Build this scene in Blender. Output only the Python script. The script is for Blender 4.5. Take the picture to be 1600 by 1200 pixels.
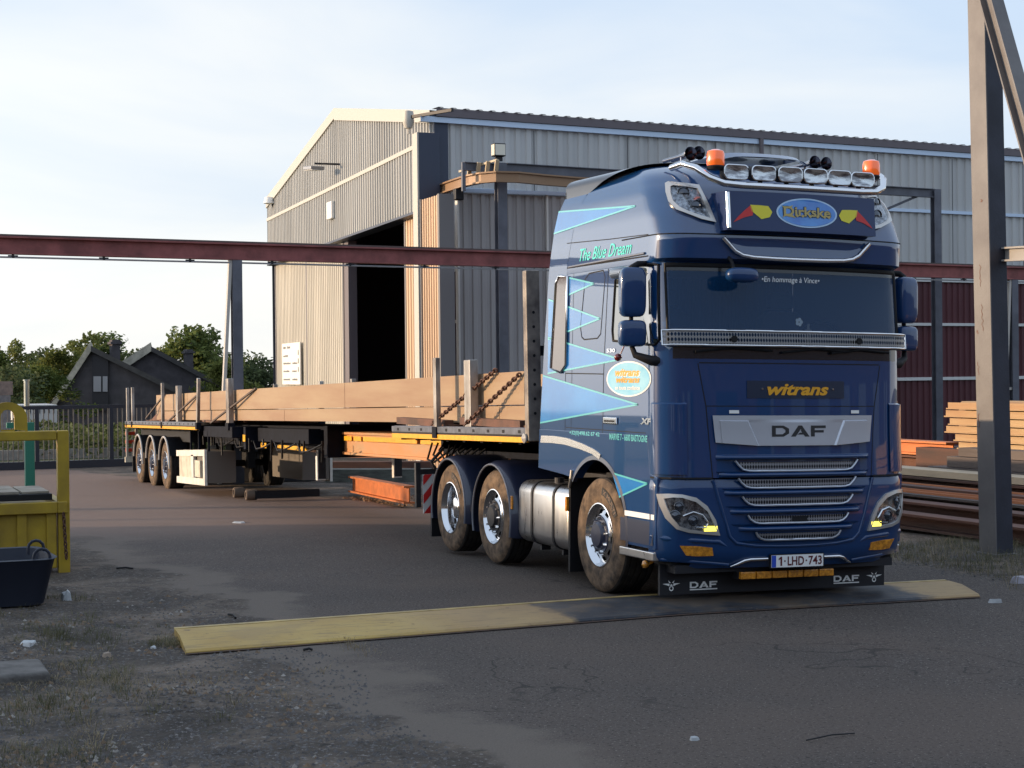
import bpy, bmesh, math, random
from mathutils import Vector, Matrix, noise
rad=math.radians; PI=math.pi
scene=bpy.context.scene
for o in list(bpy.data.objects): bpy.data.objects.remove(o)
C=scene.collection
# ---------------------------------------------------------------- camera
F_PX=2620.2; CAM=Vector((13.9945,-7.7374,2.0178)); YAW,PITCH,ROLL=rad(22.038),rad(-.3385),rad(-.5878)
fw=Vector((-math.cos(YAW)*math.cos(PITCH),math.sin(YAW)*math.cos(PITCH),math.sin(PITCH)))
rt=Vector((math.sin(YAW),math.cos(YAW),0)); up=rt.cross(fw)
r2=math.cos(ROLL)*rt+math.sin(ROLL)*up; u2=-math.sin(ROLL)*rt+math.cos(ROLL)*up
cd=bpy.data.cameras.new('camera'); cam=bpy.data.objects.new('camera',cd); C.objects.link(cam)
cam.matrix_world=Matrix(((r2.x,u2.x,-fw.x,CAM.x),(r2.y,u2.y,-fw.y,CAM.y),(r2.z,u2.z,-fw.z,CAM.z),(0,0,0,1)))
cd.sensor_width=36; cd.lens=F_PX/1600*36; cd.clip_start=.1; cd.clip_end=3000
scene.camera=cam
def ray(U,V): return fw+r2*((U-800)/F_PX)-u2*((V-600)/F_PX)
def pD(U,V,d): return CAM+ray(U,V)*d
def pX(U,V,X): r=ray(U,V); return CAM+r*((X-CAM.x)/r.x)
def pY(U,V,Y): r=ray(U,V); return CAM+r*((Y-CAM.y)/r.y)
def pZ(U,V,Z): r=ray(U,V); return CAM+r*((Z-CAM.z)/r.z)
# ---------------------------------------------------------------- light
SUN_EL=rad(9.3); SUN_AZ=Vector((-.42,-.91,0)).normalized()      # azimuth towards the sun
sdir=Vector((SUN_AZ.x*math.cos(SUN_EL),SUN_AZ.y*math.cos(SUN_EL),math.sin(SUN_EL)))
sl=bpy.data.lights.new('sun','SUN'); sl.energy=4.3; sl.angle=rad(.6); sl.color=(1.0,.72,.45)
so=bpy.data.objects.new('sun',sl); C.objects.link(so); so.rotation_euler=sdir.to_track_quat('Z','Y').to_euler()
w=bpy.data.worlds.new('World'); scene.world=w; w.use_nodes=True
nt=w.node_tree; N=nt.nodes; Lk=nt.links
bg=N['Background']
sky=N.new('ShaderNodeTexSky'); sky.sky_type='NISHITA'; sky.sun_disc=False; sky.sun_elevation=SUN_EL
sky.sun_rotation=math.atan2(SUN_AZ.x,SUN_AZ.y); sky.air_density=1.0; sky.dust_density=1.5; sky.ozone_density=1.6; sky.altitude=20
tc=N.new('ShaderNodeTexCoord'); mp=N.new('ShaderNodeMapping'); mp.inputs['Scale'].default_value=(1.0,1.0,4.0); mp.inputs['Rotation'].default_value=(0.10,.12,.5)
Lk.new(tc.outputs['Generated'],mp.inputs['Vector'])
nz=N.new('ShaderNodeTexNoise'); nz.inputs['Scale'].default_value=3.0; nz.inputs['Detail'].default_value=6; nz.inputs['Roughness'].default_value=.5; nz.inputs['Distortion'].default_value=.5
Lk.new(mp.outputs[0],nz.inputs['Vector'])
sx_=N.new('ShaderNodeSeparateXYZ'); Lk.new(tc.outputs['Generated'],sx_.inputs[0])
def mathn(op,a,b_):
    n=N.new('ShaderNodeMath'); n.operation=op
    for i,v in enumerate((a,b_)):
        if isinstance(v,(int,float)): n.inputs[i].default_value=v
        else: Lk.new(v,n.inputs[i])
    return n.outputs[0]
# thin veil of cloud: white near the horizon, thinning to pale blue higher up; whiter towards the sun's side
side_=mathn('MULTIPLY',sx_.outputs[1],-.10); el_=mathn('ADD',sx_.outputs[2],mathn('MULTIPLY',side_,-1)); el_=mathn('ADD',el_,mathn('MULTIPLY',mathn('SUBTRACT',nz.outputs[0],.5),-.55))
east_=mathn('MULTIPLY',mathn('MAXIMUM',mathn('ADD',sx_.outputs[0],.1),0),.34); el_=mathn('ADD',el_,east_)
cr=N.new('ShaderNodeValToRGB'); e=cr.color_ramp.elements; 
for p_ in (.2,.5): e.new(p_)
for el,(p_,c_) in zip(e,((-.0,(8.2,8.1,7.8)),(.14,(7.0,7.25,7.5)),(.34,(4.9,5.9,7.3)),(1.0,(5.2,6.3,8.0)))): el.position=max(0,p_); el.color=(*[q/11 for q in c_],1)
Lk.new(el_,cr.inputs[0])
gn=N.new('ShaderNodeVectorMath'); gn.operation='SCALE'; gn.inputs['Scale'].default_value=11.0; Lk.new(cr.outputs[0],gn.inputs[0])
mx=N.new('ShaderNodeMix'); mx.data_type='RGBA'; mx.inputs[0].default_value=.82; Lk.new(sky.outputs[0],mx.inputs[6]); Lk.new(gn.outputs[0],mx.inputs[7])
# bright veil round the low sun, hugging the horizon
dt=N.new('ShaderNodeVectorMath'); dt.operation='DOT_PRODUCT'; Lk.new(tc.outputs['Generated'],dt.inputs[0]); dt.inputs[1].default_value=tuple(sdir)
gl=mathn('POWER',mathn('MAXIMUM',dt.outputs['Value'],0),4.0)
ez=mathn('MAXIMUM',mathn('SUBTRACT',1.0,mathn('MULTIPLY',mathn('ABSOLUTE',mathn('SUBTRACT',sx_.outputs[2],.10),0),3.2)),0); gl=mathn('MULTIPLY',gl,mathn('POWER',ez,1.5))
gs=N.new('ShaderNodeVectorMath'); gs.operation='SCALE'; gs.inputs[0].default_value=(24.5,24.5,25.5); Lk.new(gl,gs.inputs['Scale'])
ad=N.new('ShaderNodeVectorMath'); ad.operation='ADD'; Lk.new(mx.outputs[2],ad.inputs[0]); Lk.new(gs.outputs[0],ad.inputs[1])
Lk.new(ad.outputs[0],bg.inputs[0]); bg.inputs[1].default_value=.128
vs=scene.view_settings; vs.view_transform='Standard'; vs.look='None'; vs.gamma=1; vs.exposure=0.22
# ---------------------------------------------------------------- materials
MATS={}
def mat(name,col,rough=.6,metal=0,spec=.5,coat=0,coatr=.05,var=0,vscale=6,bump=0,bscale=40,emis=None,est=1,col2=None,stretch=None,alpha=1,trans=0,detail=5,lo=.35,hi=.65,rvar=0):
    if name in MATS: return MATS[name]
    m=bpy.data.materials.new(name); m.use_nodes=True; t=m.node_tree; b=t.nodes['Principled BSDF']
    b.inputs['Base Color'].default_value=(*col,1); b.inputs['Roughness'].default_value=rough; b.inputs['Metallic'].default_value=metal
    b.inputs['Specular IOR Level'].default_value=spec; b.inputs['Coat IOR'].default_value=1.85 if name.startswith('navy truck') else 1.5; b.inputs['Coat Weight'].default_value=coat; b.inputs['Coat Roughness'].default_value=coatr
    b.inputs['Alpha'].default_value=alpha; b.inputs['Transmission Weight'].default_value=trans
    if emis: b.inputs['Emission Color'].default_value=(*emis,1); b.inputs['Emission Strength'].default_value=est
    if var or col2 or bump or rvar:
        tc=t.nodes.new('ShaderNodeTexCoord'); src=tc.outputs['Object']
        if stretch:
            mp=t.nodes.new('ShaderNodeMapping'); mp.inputs['Scale'].default_value=stretch; t.links.new(src,mp.inputs[0]); src=mp.outputs[0]
        n=t.nodes.new('ShaderNodeTexNoise'); n.inputs['Scale'].default_value=vscale; n.inputs['Detail'].default_value=detail; n.inputs['Roughness'].default_value=.6
        t.links.new(src,n.inputs['Vector'])
        if var or col2:
            c2=col2 or tuple(c*(1-var) for c in col)
            r=t.nodes.new('ShaderNodeValToRGB'); r.color_ramp.elements[0].position=lo; r.color_ramp.elements[1].position=hi
            r.color_ramp.elements[0].color=(*c2,1); r.color_ramp.elements[1].color=(*[min(1,c*(1+var*.4)) for c in col],1)
            t.links.new(n.outputs[0],r.inputs[0]); t.links.new(r.outputs[0],b.inputs['Base Color'])
        if rvar:
            mr=t.nodes.new('ShaderNodeMapRange'); mr.inputs[3].default_value=max(.02,rough-rvar); mr.inputs[4].default_value=rough+rvar
            t.links.new(n.outputs[0],mr.inputs[0]); t.links.new(mr.outputs[0],b.inputs['Roughness'])
        if bump:
            n2=t.nodes.new('ShaderNodeTexNoise'); n2.inputs['Scale'].default_value=bscale; n2.inputs['Detail'].default_value=4
            t.links.new(src,n2.inputs['Vector'])
            bp=t.nodes.new('ShaderNodeBump'); bp.inputs['Strength'].default_value=bump; bp.inputs['Distance'].default_value=.02
            t.links.new(n2.outputs[0],bp.inputs['Height']); t.links.new(bp.outputs[0],b.inputs['Normal'])
    MATS[name]=m; return m
paint=mat('navy truck paint',(.004,.040,.140),.30,.0,.15,1.0,.02)
paint_lo=mat('navy bumper paint',(.004,.036,.125),.36,.0,.2,1.0,.05)
navyplast=mat('dark navy plastic',(.016,.022,.05),.35,0,.5,.4,.1)
black=mat('black plastic',(.010,.010,.012),.6,spec=.25,bump=.1)
dark=mat('dark steel',(.022,.022,.026),.55,.3,var=.4,vscale=8)
chrome=mat('polished metal',(.72,.72,.73),.12,1.0,rvar=.06,vscale=9)
alu=mat('brushed aluminium',(.62,.61,.6),.30,1.0,rvar=.1,vscale=14,stretch=(1,1,.2))
silver=mat('silver paint',(.50,.52,.57),.35,.6,coat=.5)
glassd=mat('sky tone windscreen glass',(.008,.050,.135),.03,0,.40,coat=.0,alpha=.62)  # blue of the reflected sky put into the glass colour
glassr=mat('side window glass',(.03,.04,.035),.02,0,1.0,coat=1,coatr=.01)
lampglass=mat('lamp glass',(.35,.38,.42),.08,.75,.8,coat=1,coatr=.02,col2=(.06,.07,.09),vscale=22,lo=.4,hi=.6)
amber=mat('amber lens',(.75,.30,.02),.15,0,.6,coat=1,col2=(.35,.13,.01),vscale=30)
orange=mat('orange beacon lens',(.95,.16,.02),.2,0,.6,coat=1,emis=(.9,.12,.01),est=.25)
rubber=mat('dusty tyre rubber',(.20,.138,.09),.9,0,.2,col2=(.055,.042,.034),vscale=7,bump=.3,bscale=60)
tread=mat('tyre tread rubber',(.020,.019,.019),.9,0,.3,col2=(.045,.038,.032),vscale=9,bump=.3)
cyan=mat('cyan pinstripe vinyl',(.09,.46,.50),.3,0,.5,coat=.8)
blueg=mat('blue decal vinyl',(.018,.22,.58),.25,.0,.4,coat=1,col2=(.008,.12,.40),vscale=1.1,lo=.3,hi=.7)
white=mat('white vinyl',(.8,.8,.78),.4)
gold=mat('yellow lettering',(.75,.36,.02),.35,.1)
yel=mat('reflective yellow tape',(.85,.42,.01),.35,0,.5,var=.15,vscale=12)
red=mat('red vinyl',(.55,.02,.02),.4)
flagyel=mat('flag yellow vinyl',(.70,.62,.03),.4)
# ---------------------------------------------------------------- helpers
def gz(x,y=-1.24): 
    a=.0165*max(-42,min(0,x+2)); b=-.018*max(0,min(3.5,y+1.24)) if x>-12 else -.018*max(0,min(3.5,y+1.24))*max(0,1-(-12-x)/6)
    return a+b
def tag(o,label=None,cat=None,group=None,kind=None):
    if label: o['label']=label
    if cat: o['category']=cat
    if group: o['group']=group
    if kind: o['kind']=kind
    return o
def empty(name,loc=(0,0,0),rot=(0,0,0),parent=None):
    o=bpy.data.objects.new(name,None); C.objects.link(o); o.location=loc; o.rotation_euler=rot; o.empty_display_size=.2
    if parent: o.parent=parent
    return o
class MB:
    def __init__(s): s.v=[]; s.f=[]; s.m=[]; s.cur=0
    def add(s,vs,fs):
        n=len(s.v); s.v+= [tuple(v) for v in vs]; s.f+=[tuple(i+n for i in f) for f in fs]; s.m+=[s.cur]*len(fs); return s
    def box(s,x0,x1,y0,y1,z0,z1):
        return s.add([(x,y,z) for x in(x0,x1) for y in(y0,y1) for z in(z0,z1)],[(0,1,3,2),(4,6,7,5),(0,4,5,1),(2,3,7,6),(0,2,6,4),(1,5,7,3)])
    def bar(s,p0,p1,w,h,upv=(0,0,1)):
        p0,p1=Vector(p0),Vector(p1); d=(p1-p0).normalized(); u=Vector(upv)
        if abs(d.dot(u))>.98: u=Vector((1,0,0))
        a=d.cross(u).normalized()*w/2; b=a.cross(d).normalized()*h/2
        return s.add([p0-a-b,p0+a-b,p0+a+b,p0-a+b,p1-a-b,p1+a-b,p1+a+b,p1-a+b],[(3,2,1,0),(4,5,6,7),(0,1,5,4),(1,2,6,5),(2,3,7,6),(3,0,4,7)])
    def ibeam(s,p0,p1,w,h,t=.02,upv=(0,0,1)):
        p0,p1=Vector(p0),Vector(p1); d=(p1-p0).normalized(); u=Vector(upv)
        if abs(d.dot(u))>.98: u=Vector((1,0,0))
        a=d.cross(u).normalized(); b=a.cross(d).normalized()
        for k in (-1,1): s.bar(p0+b*k*(h-t)/2,p1+b*k*(h-t)/2,w,t,u)
        s.bar(p0,p1,t*.8,h-2*t,u); return s
    def tube(s,pts,r,n=8,closed=False,flat=1):
        pts=[Vector(p) for p in pts]; k=len(pts); rings=[]; pu=None
        for i,p in enumerate(pts):
            if closed: d=(pts[(i+1)%k]-pts[i-1]).normalized()
            else: d=(pts[min(i+1,k-1)]-pts[max(i-1,0)]).normalized()
            if pu is None:
                pu=Vector((0,0,1)) if abs(d.z)<.9 else Vector((1,0,0))
            a=d.cross(pu).normalized(); b=a.cross(d).normalized(); pu=b
            rr=r[i] if isinstance(r,(list,tuple)) else r
            rings.append([p+a*rr*math.cos(2*PI*j/n)+b*rr*flat*math.sin(2*PI*j/n) for j in range(n)])
        vs=[v for R in rings for v in R]; fs=[]
        for i in range(k if closed else k-1):
            for j in range(n):
                a0=i*n+j;a1=i*n+(j+1)%n;b0=((i+1)%k)*n+j;b1=((i+1)%k)*n+(j+1)%n; fs.append((a0,a1,b1,b0))
        if not closed: fs+= [tuple(range(n))[::-1],tuple((k-1)*n+j for j in range(n))]
        return s.add(vs,fs)
    def cyl(s,p0,p1,r0,r1=None,n=16): return s.tube([p0,p1],[r0,r0 if r1 is None else r1],n)
    def lathe(s,prof,o,ax,n=40,caps=False):
        o=Vector(o); ax=Vector(ax).normalized(); a=ax.orthogonal().normalized(); b=ax.cross(a); vs=[];fs=[]
        for r,h in prof:
            for j in range(n):
                t=2*PI*j/n; vs.append(o+ax*h+(a*math.cos(t)+b*math.sin(t))*r)
        for i in range(len(prof)-1):
            for j in range(n): fs.append((i*n+j,i*n+(j+1)%n,(i+1)*n+(j+1)%n,(i+1)*n+j))
        if caps: fs+=[tuple(range(n)),tuple((len(prof)-1)*n+j for j in range(n))]
        return s.add(vs,fs)
    def grid(s,fn,nu,nv,skip=None):
        vs=[fn(i/nu,j/nv) for i in range(nu+1) for j in range(nv+1)]; fs=[]
        for i in range(nu):
            for j in range(nv):
                if skip and skip((i+.5)/nu,(j+.5)/nv): continue
                a=i*(nv+1)+j; fs.append((a,a+nv+1,a+nv+2,a+1))
        return s.add(vs,fs)
    def prism(s,poly,fa,fb):
        """poly 2D points; fa / fb map (u,v) to the two faces"""
        n=len(poly); vs=[fa(*p) for p in poly]+[fb(*p) for p in poly]
        return s.add(vs,[tuple(range(n)),tuple(range(2*n-1,n-1,-1))]+[(i,(i+1)%n,n+(i+1)%n,n+i) for i in range(n)])
    def build(s,name,mats,parent=None,smooth=None,bevel=0,seg=2,recalc=True,loc=None):
        me=bpy.data.meshes.new(name); me.from_pydata(s.v,[],s.f); me.update()
        if not isinstance(mats,(list,tuple)): mats=[mats]
        for m in mats: me.materials.append(m)
        if len(mats)>1: me.polygons.foreach_set('material_index',s.m)
        if recalc:
            bm=bmesh.new(); bm.from_mesh(me); bmesh.ops.recalc_face_normals(bm,faces=bm.faces); bm.to_mesh(me); bm.free()
        if smooth:
            me.polygons.foreach_set('use_smooth',[True]*len(me.polygons)); me.set_sharp_from_angle(angle=rad(smooth))
        o=bpy.data.objects.new(name,me); C.objects.link(o)
        if parent: o.parent=parent
        if bevel:
            b=o.modifiers.new('bevel','BEVEL'); b.width=bevel; b.segments=seg; b.limit_method='ANGLE'; b.angle_limit=rad(40)
            if not smooth: 
                me.polygons.foreach_set('use_smooth',[True]*len(me.polygons)); me.set_sharp_from_angle(angle=rad(35)); b.harden_normals=True
        return o
def copy_tree(o,parent=None):
    c=o.copy(); C.objects.link(c); c.parent=parent
    for ch in list(o.children): copy_tree(ch,c)
    return c
TXT={}
def text2d(txt,bold=0,shear=0):
    key=(txt,bold,shear)
    if key in TXT: return TXT[key]
    cu=bpy.data.curves.new('t','FONT'); cu.body=txt; cu.size=1; cu.offset=bold; cu.shear=shear; cu.resolution_u=3
    ob=bpy.data.objects.new('t',cu); C.objects.link(ob); bpy.context.view_layer.update()
    me=bpy.data.meshes.new_from_object(ob.evaluated_get(bpy.context.evaluated_depsgraph_get()))
    vs=[(v.co.x,v.co.y) for v in me.vertices]; fs=[tuple(p.vertices) for p in me.polygons]
    bpy.data.objects.remove(ob); bpy.data.curves.remove(cu); bpy.data.meshes.remove(me)
    x0=min(v[0] for v in vs);x1=max(v[0] for v in vs);y0=min(v[1] for v in vs);y1=max(v[1] for v in vs)
    TXT[key]=([((x-x0)/(x1-x0),(y-y0)/(y1-y0)) for x,y in vs],fs); return TXT[key]
def put_text(mb,txt,fn,u0,u1,v0,v1,bold=0,shear=0,slope=0):
    vs,fs=text2d(txt,bold,shear)
    mb.add([fn(u0+(u1-u0)*a,v0+(v1-v0)*b+slope*a) for a,b in vs],fs)
# ================================================================ TRACTOR
def interp(T,x,k=1):
    if x<=T[0][0]: return T[0][k]
    for a,b in zip(T,T[1:]):
        if x<=b[0]: return a[k]+(b[k]-a[k])*(x-a[0])/(b[0]-a[0])
    return T[-1][k]
PZ=[(.30,1.30,1.19,.25,.10),(.45,1.40,1.235,.25,.10),(.70,1.43,1.245,.25,.10),(1.10,1.42,1.245,.25,.10),(1.5,1.40,1.24,.25,.10),(2.25,1.38,1.24,.24,.10),(2.97,1.31,1.235,.24,.10),(3.0,1.41,1.24,.25,.10),(3.2,1.43,1.24,.26,.10),
(3.4,1.37,1.235,.30,.11),(3.6,1.27,1.205,.36,.12),(3.75,1.12,1.14,.40,.12),(3.85,.92,1.03,.42,.12),(3.92,.6,.85,.42,.1),(3.96,.2,.6,.4,.08)]
def hwz(z): return interp(PZ,z,2)
def S(s,z,off=0):
    xf,hw,r,b=[interp(PZ,z,k) for k in (1,2,3,4)]; sg=1 if s>=0 else -1; t=abs(s); w_=hw-r
    a0=math.atan2(2*b/w_,1); Lr=r*PI/2; cx=xf-b-r*math.cos(a0); cy=w_-r*math.sin(a0)
    if t<=w_:
        x=xf-b*(t/w_)**2; y=t; nx,ny=1,2*b*t/w_/w_; n=math.hypot(nx,ny); nx/=n; ny/=n
    elif t<=w_+Lr:
        a=a0+(PI/2-a0)*(t-w_)/Lr; q=(math.sin(a)-math.sin(a0))/(1-math.sin(a0))
        x=cx+r*math.cos(a); y=cy+(hw-cy)*q+r*math.sin(a0)*(1-q); nx,ny=math.cos(a),math.sin(a)
    else: x=cx-(t-w_-Lr); y=hw; nx,ny=0,1
    return Vector((x+off*nx,-sg*(y+off*ny),z))
def sx(x,z):      # s of a point on the side with this x
    xf,hw,r,b=[interp(PZ,z,k) for k in (1,2,3,4)]; w_=hw-r; a0=math.atan2(2*b/w_,1)
    return w_+r*PI/2+(xf-b-r*math.cos(a0)-x)
def side(x,z,off=.003,sg=1): return Vector((x,-sg*(hwz(z)+off),z))
def front(y,z,off=.003): return S(-y,z,off)
XR=[(1.1,-.78),(3.02,-.75),(3.73,-.48),(3.85,-.2),(3.92,.0),(3.96,.02)]      # rear edge of the cab shell
XD=[(1.0,-1.40),(1.55,-1.39),(2.9,-1.22),(3.05,-1.18),(3.6,-1.02),(3.80,-1.0),(3.95,-.92)]
truck=empty('tractor_unit',(0,0,-.0223),(-.018,0,0))
tag(truck,'navy blue lorry tractor with amber roof beacons and light blue triangle graphics','truck')
def ring(z,u,off=0,rear=XR):   # u in -1..1 from left rear round the front to the right rear
    sg=1 if u>=0 else -1; t=abs(u); xf,hw,r,b=[interp(PZ,z,k) for k in (1,2,3,4)]; w_=hw-r; Lr=r*PI/2
    if t<.4: s_=t/.4*w_
    elif t<.65: s_=w_+(t-.4)/.25*Lr
    else: s_=w_+Lr+(t-.65)/.35*(sx(interp(rear,z),z)-w_-Lr)
    return S(sg*s_,z,off)
zl=[1.12,1.2,1.3,1.45,1.6,1.8,2.0,2.2,2.27,2.35,2.5,2.65,2.8,2.9,2.93,2.965,2.972,3.0,3.03,3.08,3.15,3.2,3.22,3.26,3.3,3.35,3.4,3.45,3.5,3.55,3.6,3.65,3.7,3.75,3.8,3.83,3.86,3.89,3.91,3.93,3.945,3.96]
m=MB(); nu=72
vs=[ring(z,-1+2*i/nu) for z in zl for i in range(nu+1)]; fs=[]
for j in range(len(zl)-1):
    for i in range(nu):
        a=j*(nu+1)+i; zc=(zl[j]+zl[j+1])/2; xc=(vs[a].x+vs[a+1].x)/2
        if zc<1.45 and xc<1.0: continue
        if 2.27<zc<2.93 and abs(-1+2*(i+.5)/nu)<.5: continue
        fs.append((a,a+1,a+nu+2,a+nu+1))
j=len(zl)-1; n0=j*(nu+1); vs.append(Vector((.15,0,3.97))); c_=len(vs)-1
for i in range(nu): fs.append((n0+i,n0+i+1,c_))
m.add(vs,fs); 
# back wall
m.prism([(-1.2,1.2),(1.2,1.2),(1.2,3.0),(1.12,3.5),(.9,3.72),(.5,3.86),(-.5,3.86),(-.9,3.72),(-1.12,3.5),(-1.2,3.0)],lambda y,z:(-.70+.25*max(0,z-3.0),y,z),lambda y,z:(-.66+.25*max(0,z-3.0),y,z))
m.build('cab',paint,truck,smooth=28)
# side air deflectors + glossy roof deflector
for sg in (1,-1):
    m=MB()
    m.grid(lambda a,b:(lambda z:side(interp(XR,z)-.006+(interp(XD,z)-interp(XR,z)+.006)*a,z,0.0,sg))(1.47+b*(3.72-1.47)),8,26)
    m.grid(lambda a,b:(lambda z:side(interp(XR,z)-.006+(interp(XD,z)-interp(XR,z)+.006)*a,z,-.04,sg))(1.47+b*(3.72-1.47)),8,26)
    m.grid(lambda a,b:(lambda z:side(interp(XD,z),z,-.04*a,sg))(1.47+b*(3.72-1.47)),1,26)
    m.build('side_deflector',paint,truck,smooth=40)
def rd(a,b):       # a across -1..1, b along
    t=(a-.5)*2; z0=3.72
    x0,x1=-.46,-1.0; x=x0+(x1-x0)*b
    w_=1.15; ang=t*PI/2
    y=w_*math.copysign(abs(math.sin(ang))**.42,t); h=.205+.02*b
    return Vector((x+1.0*(abs(math.cos(ang)))**.5*(1-b), y, z0+h*abs(math.cos(ang))**.38))
m=MB(); m.grid(rd,36,8); m.prism([(rd(i/36,1).y,rd(i/36,1).z) for i in range(37)],lambda y,z:(-1.0,y,z),lambda y,z:(-.97,y,z))
m.build('roof_deflector',mat('dark glossy deflector',(.012,.012,.018),.16,0,.5,coat=.25),truck,smooth=50)
# chrome slot on the deflector
for sg in (1,-1):
    P4=[(-1.10,2.07),(-.86,2.03),(-.74,2.10),(-.72,2.95),(-.93,2.965),(-1.0,2.9)]
    m=MB(); m.prism([(p[0],p[1]) for p in P4],lambda x,z:side(x,z,.003,sg),lambda x,z:side(x,z,.012,sg)); m.build('deflector_slot',mat('brown reflection slot',(.08,.05,.035),.15,.4,coat=1),truck)  # the slot panel's brown is a reflection put into its colour
    m=MB(); m.tube([side(x,z,.012,sg) for x,z in P4],.014,6,closed=True); m.build('slot_trim',chrome,truck,smooth=60)
# lower sill with wheel arch cut out
def arc(cx,cz,r,a0,a1,n): return [(cx+r*math.cos(rad(a0+(a1-a0)*i/n)),cz+r*math.sin(rad(a0+(a1-a0)*i/n))) for i in range(n+1)]
for sg in (1,-1):
    poly=[(-1.40,1.47),(-1.42,1.08),(-.80,1.045)]+arc(-.06,.56,.665,136,-4,22)+[(.62,.50),(1.16,.50),(1.19,1.12),(1.05,1.15),(1.0,1.47)]
    m=MB(); m.prism(poly,lambda x,z:(x,-sg*1.245,z),lambda x,z:(x,-sg*1.15,z)); m.build('wheel_arch_panel',paint,truck,bevel=.006)
    m=MB(); m.grid(lambda a,b:Vector((-.06+(.665-.0*b)*math.cos(rad(140-150*a)),-sg*(1.252-.05*b),.56+(.665)*math.sin(rad(140-150*a)))),30,1)
    m.grid(lambda a,b:Vector((-.06+(.70-.04*b)*math.cos(rad(140-150*a)),-sg*(1.249+.004*b),.56+(.70-.04*b)*math.sin(rad(140-150*a)))),30,1)
    m.build('arch_lip',navyplast,truck,smooth=60)
    m=MB(); 
    tp=[(-1.33,1.405),(-1.0,1.41),(-.7,1.40),(-.35,1.36),(-.08,1.315),(.06,1.275),(.03,1.225),(-.12,1.27),(-.4,1.305),(-.75,1.335),(-1.05,1.34),(-1.35,1.335)]
    m.prism(tp,lambda x,z:(x,-sg*1.2465,z),lambda x,z:(x,-sg*1.254,z)); m.build('sill_trim',mat('polished sill trim',(.8,.78,.74),.25,.9),truck)
    m=MB(); m.box(.58,1.15,-sg*1.246,-sg*1.256,.755,.80) if sg==1 else m.box(.58,1.15,1.246,1.256,.755,.80)
    m.build('reflector_strip',white,truck)
    m=MB(); m.box(.47,1.14,*sorted((-sg*1.256,-sg*1.0)),.40,.475); m.build('step',alu,truck,bevel=.01)
    m=MB(); m.box(.48,1.12,*sorted((-sg*1.2465,-sg*1.25)),.53,.735); m.build('step_recess',navyplast,truck)
# dark under structure
m=MB(); m.box(-1.35,1.0,-1.1,1.1,1.23,1.46); m.box(.62,1.2,-1.12,1.12,.36,1.2); m.box(-1.3,.6,-.55,.55,.45,1.25); m.box(-1.3,-.75,-1.15,1.15,1.06,1.3)
m.build('engine_bay',black,truck)
m=MB()
for y in (-.42,.42): m.box(-4.65,-.9,y-.05,y+.05,.72,1.0)
m.box(-4.6,-1.4,-.4,.4,.6,.75); m.box(-4.05,-3.0,-.48,.48,1.0,1.14)
m.build('chassis',dark,truck,bevel=.01)
m=MB(); m.lathe([(.0,.0),(.42,.0),(.47,.03),(.47,.08)],(-3.55,0,1.13),(0,0,1),32); m.build('fifth_wheel',dark,truck)
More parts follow.
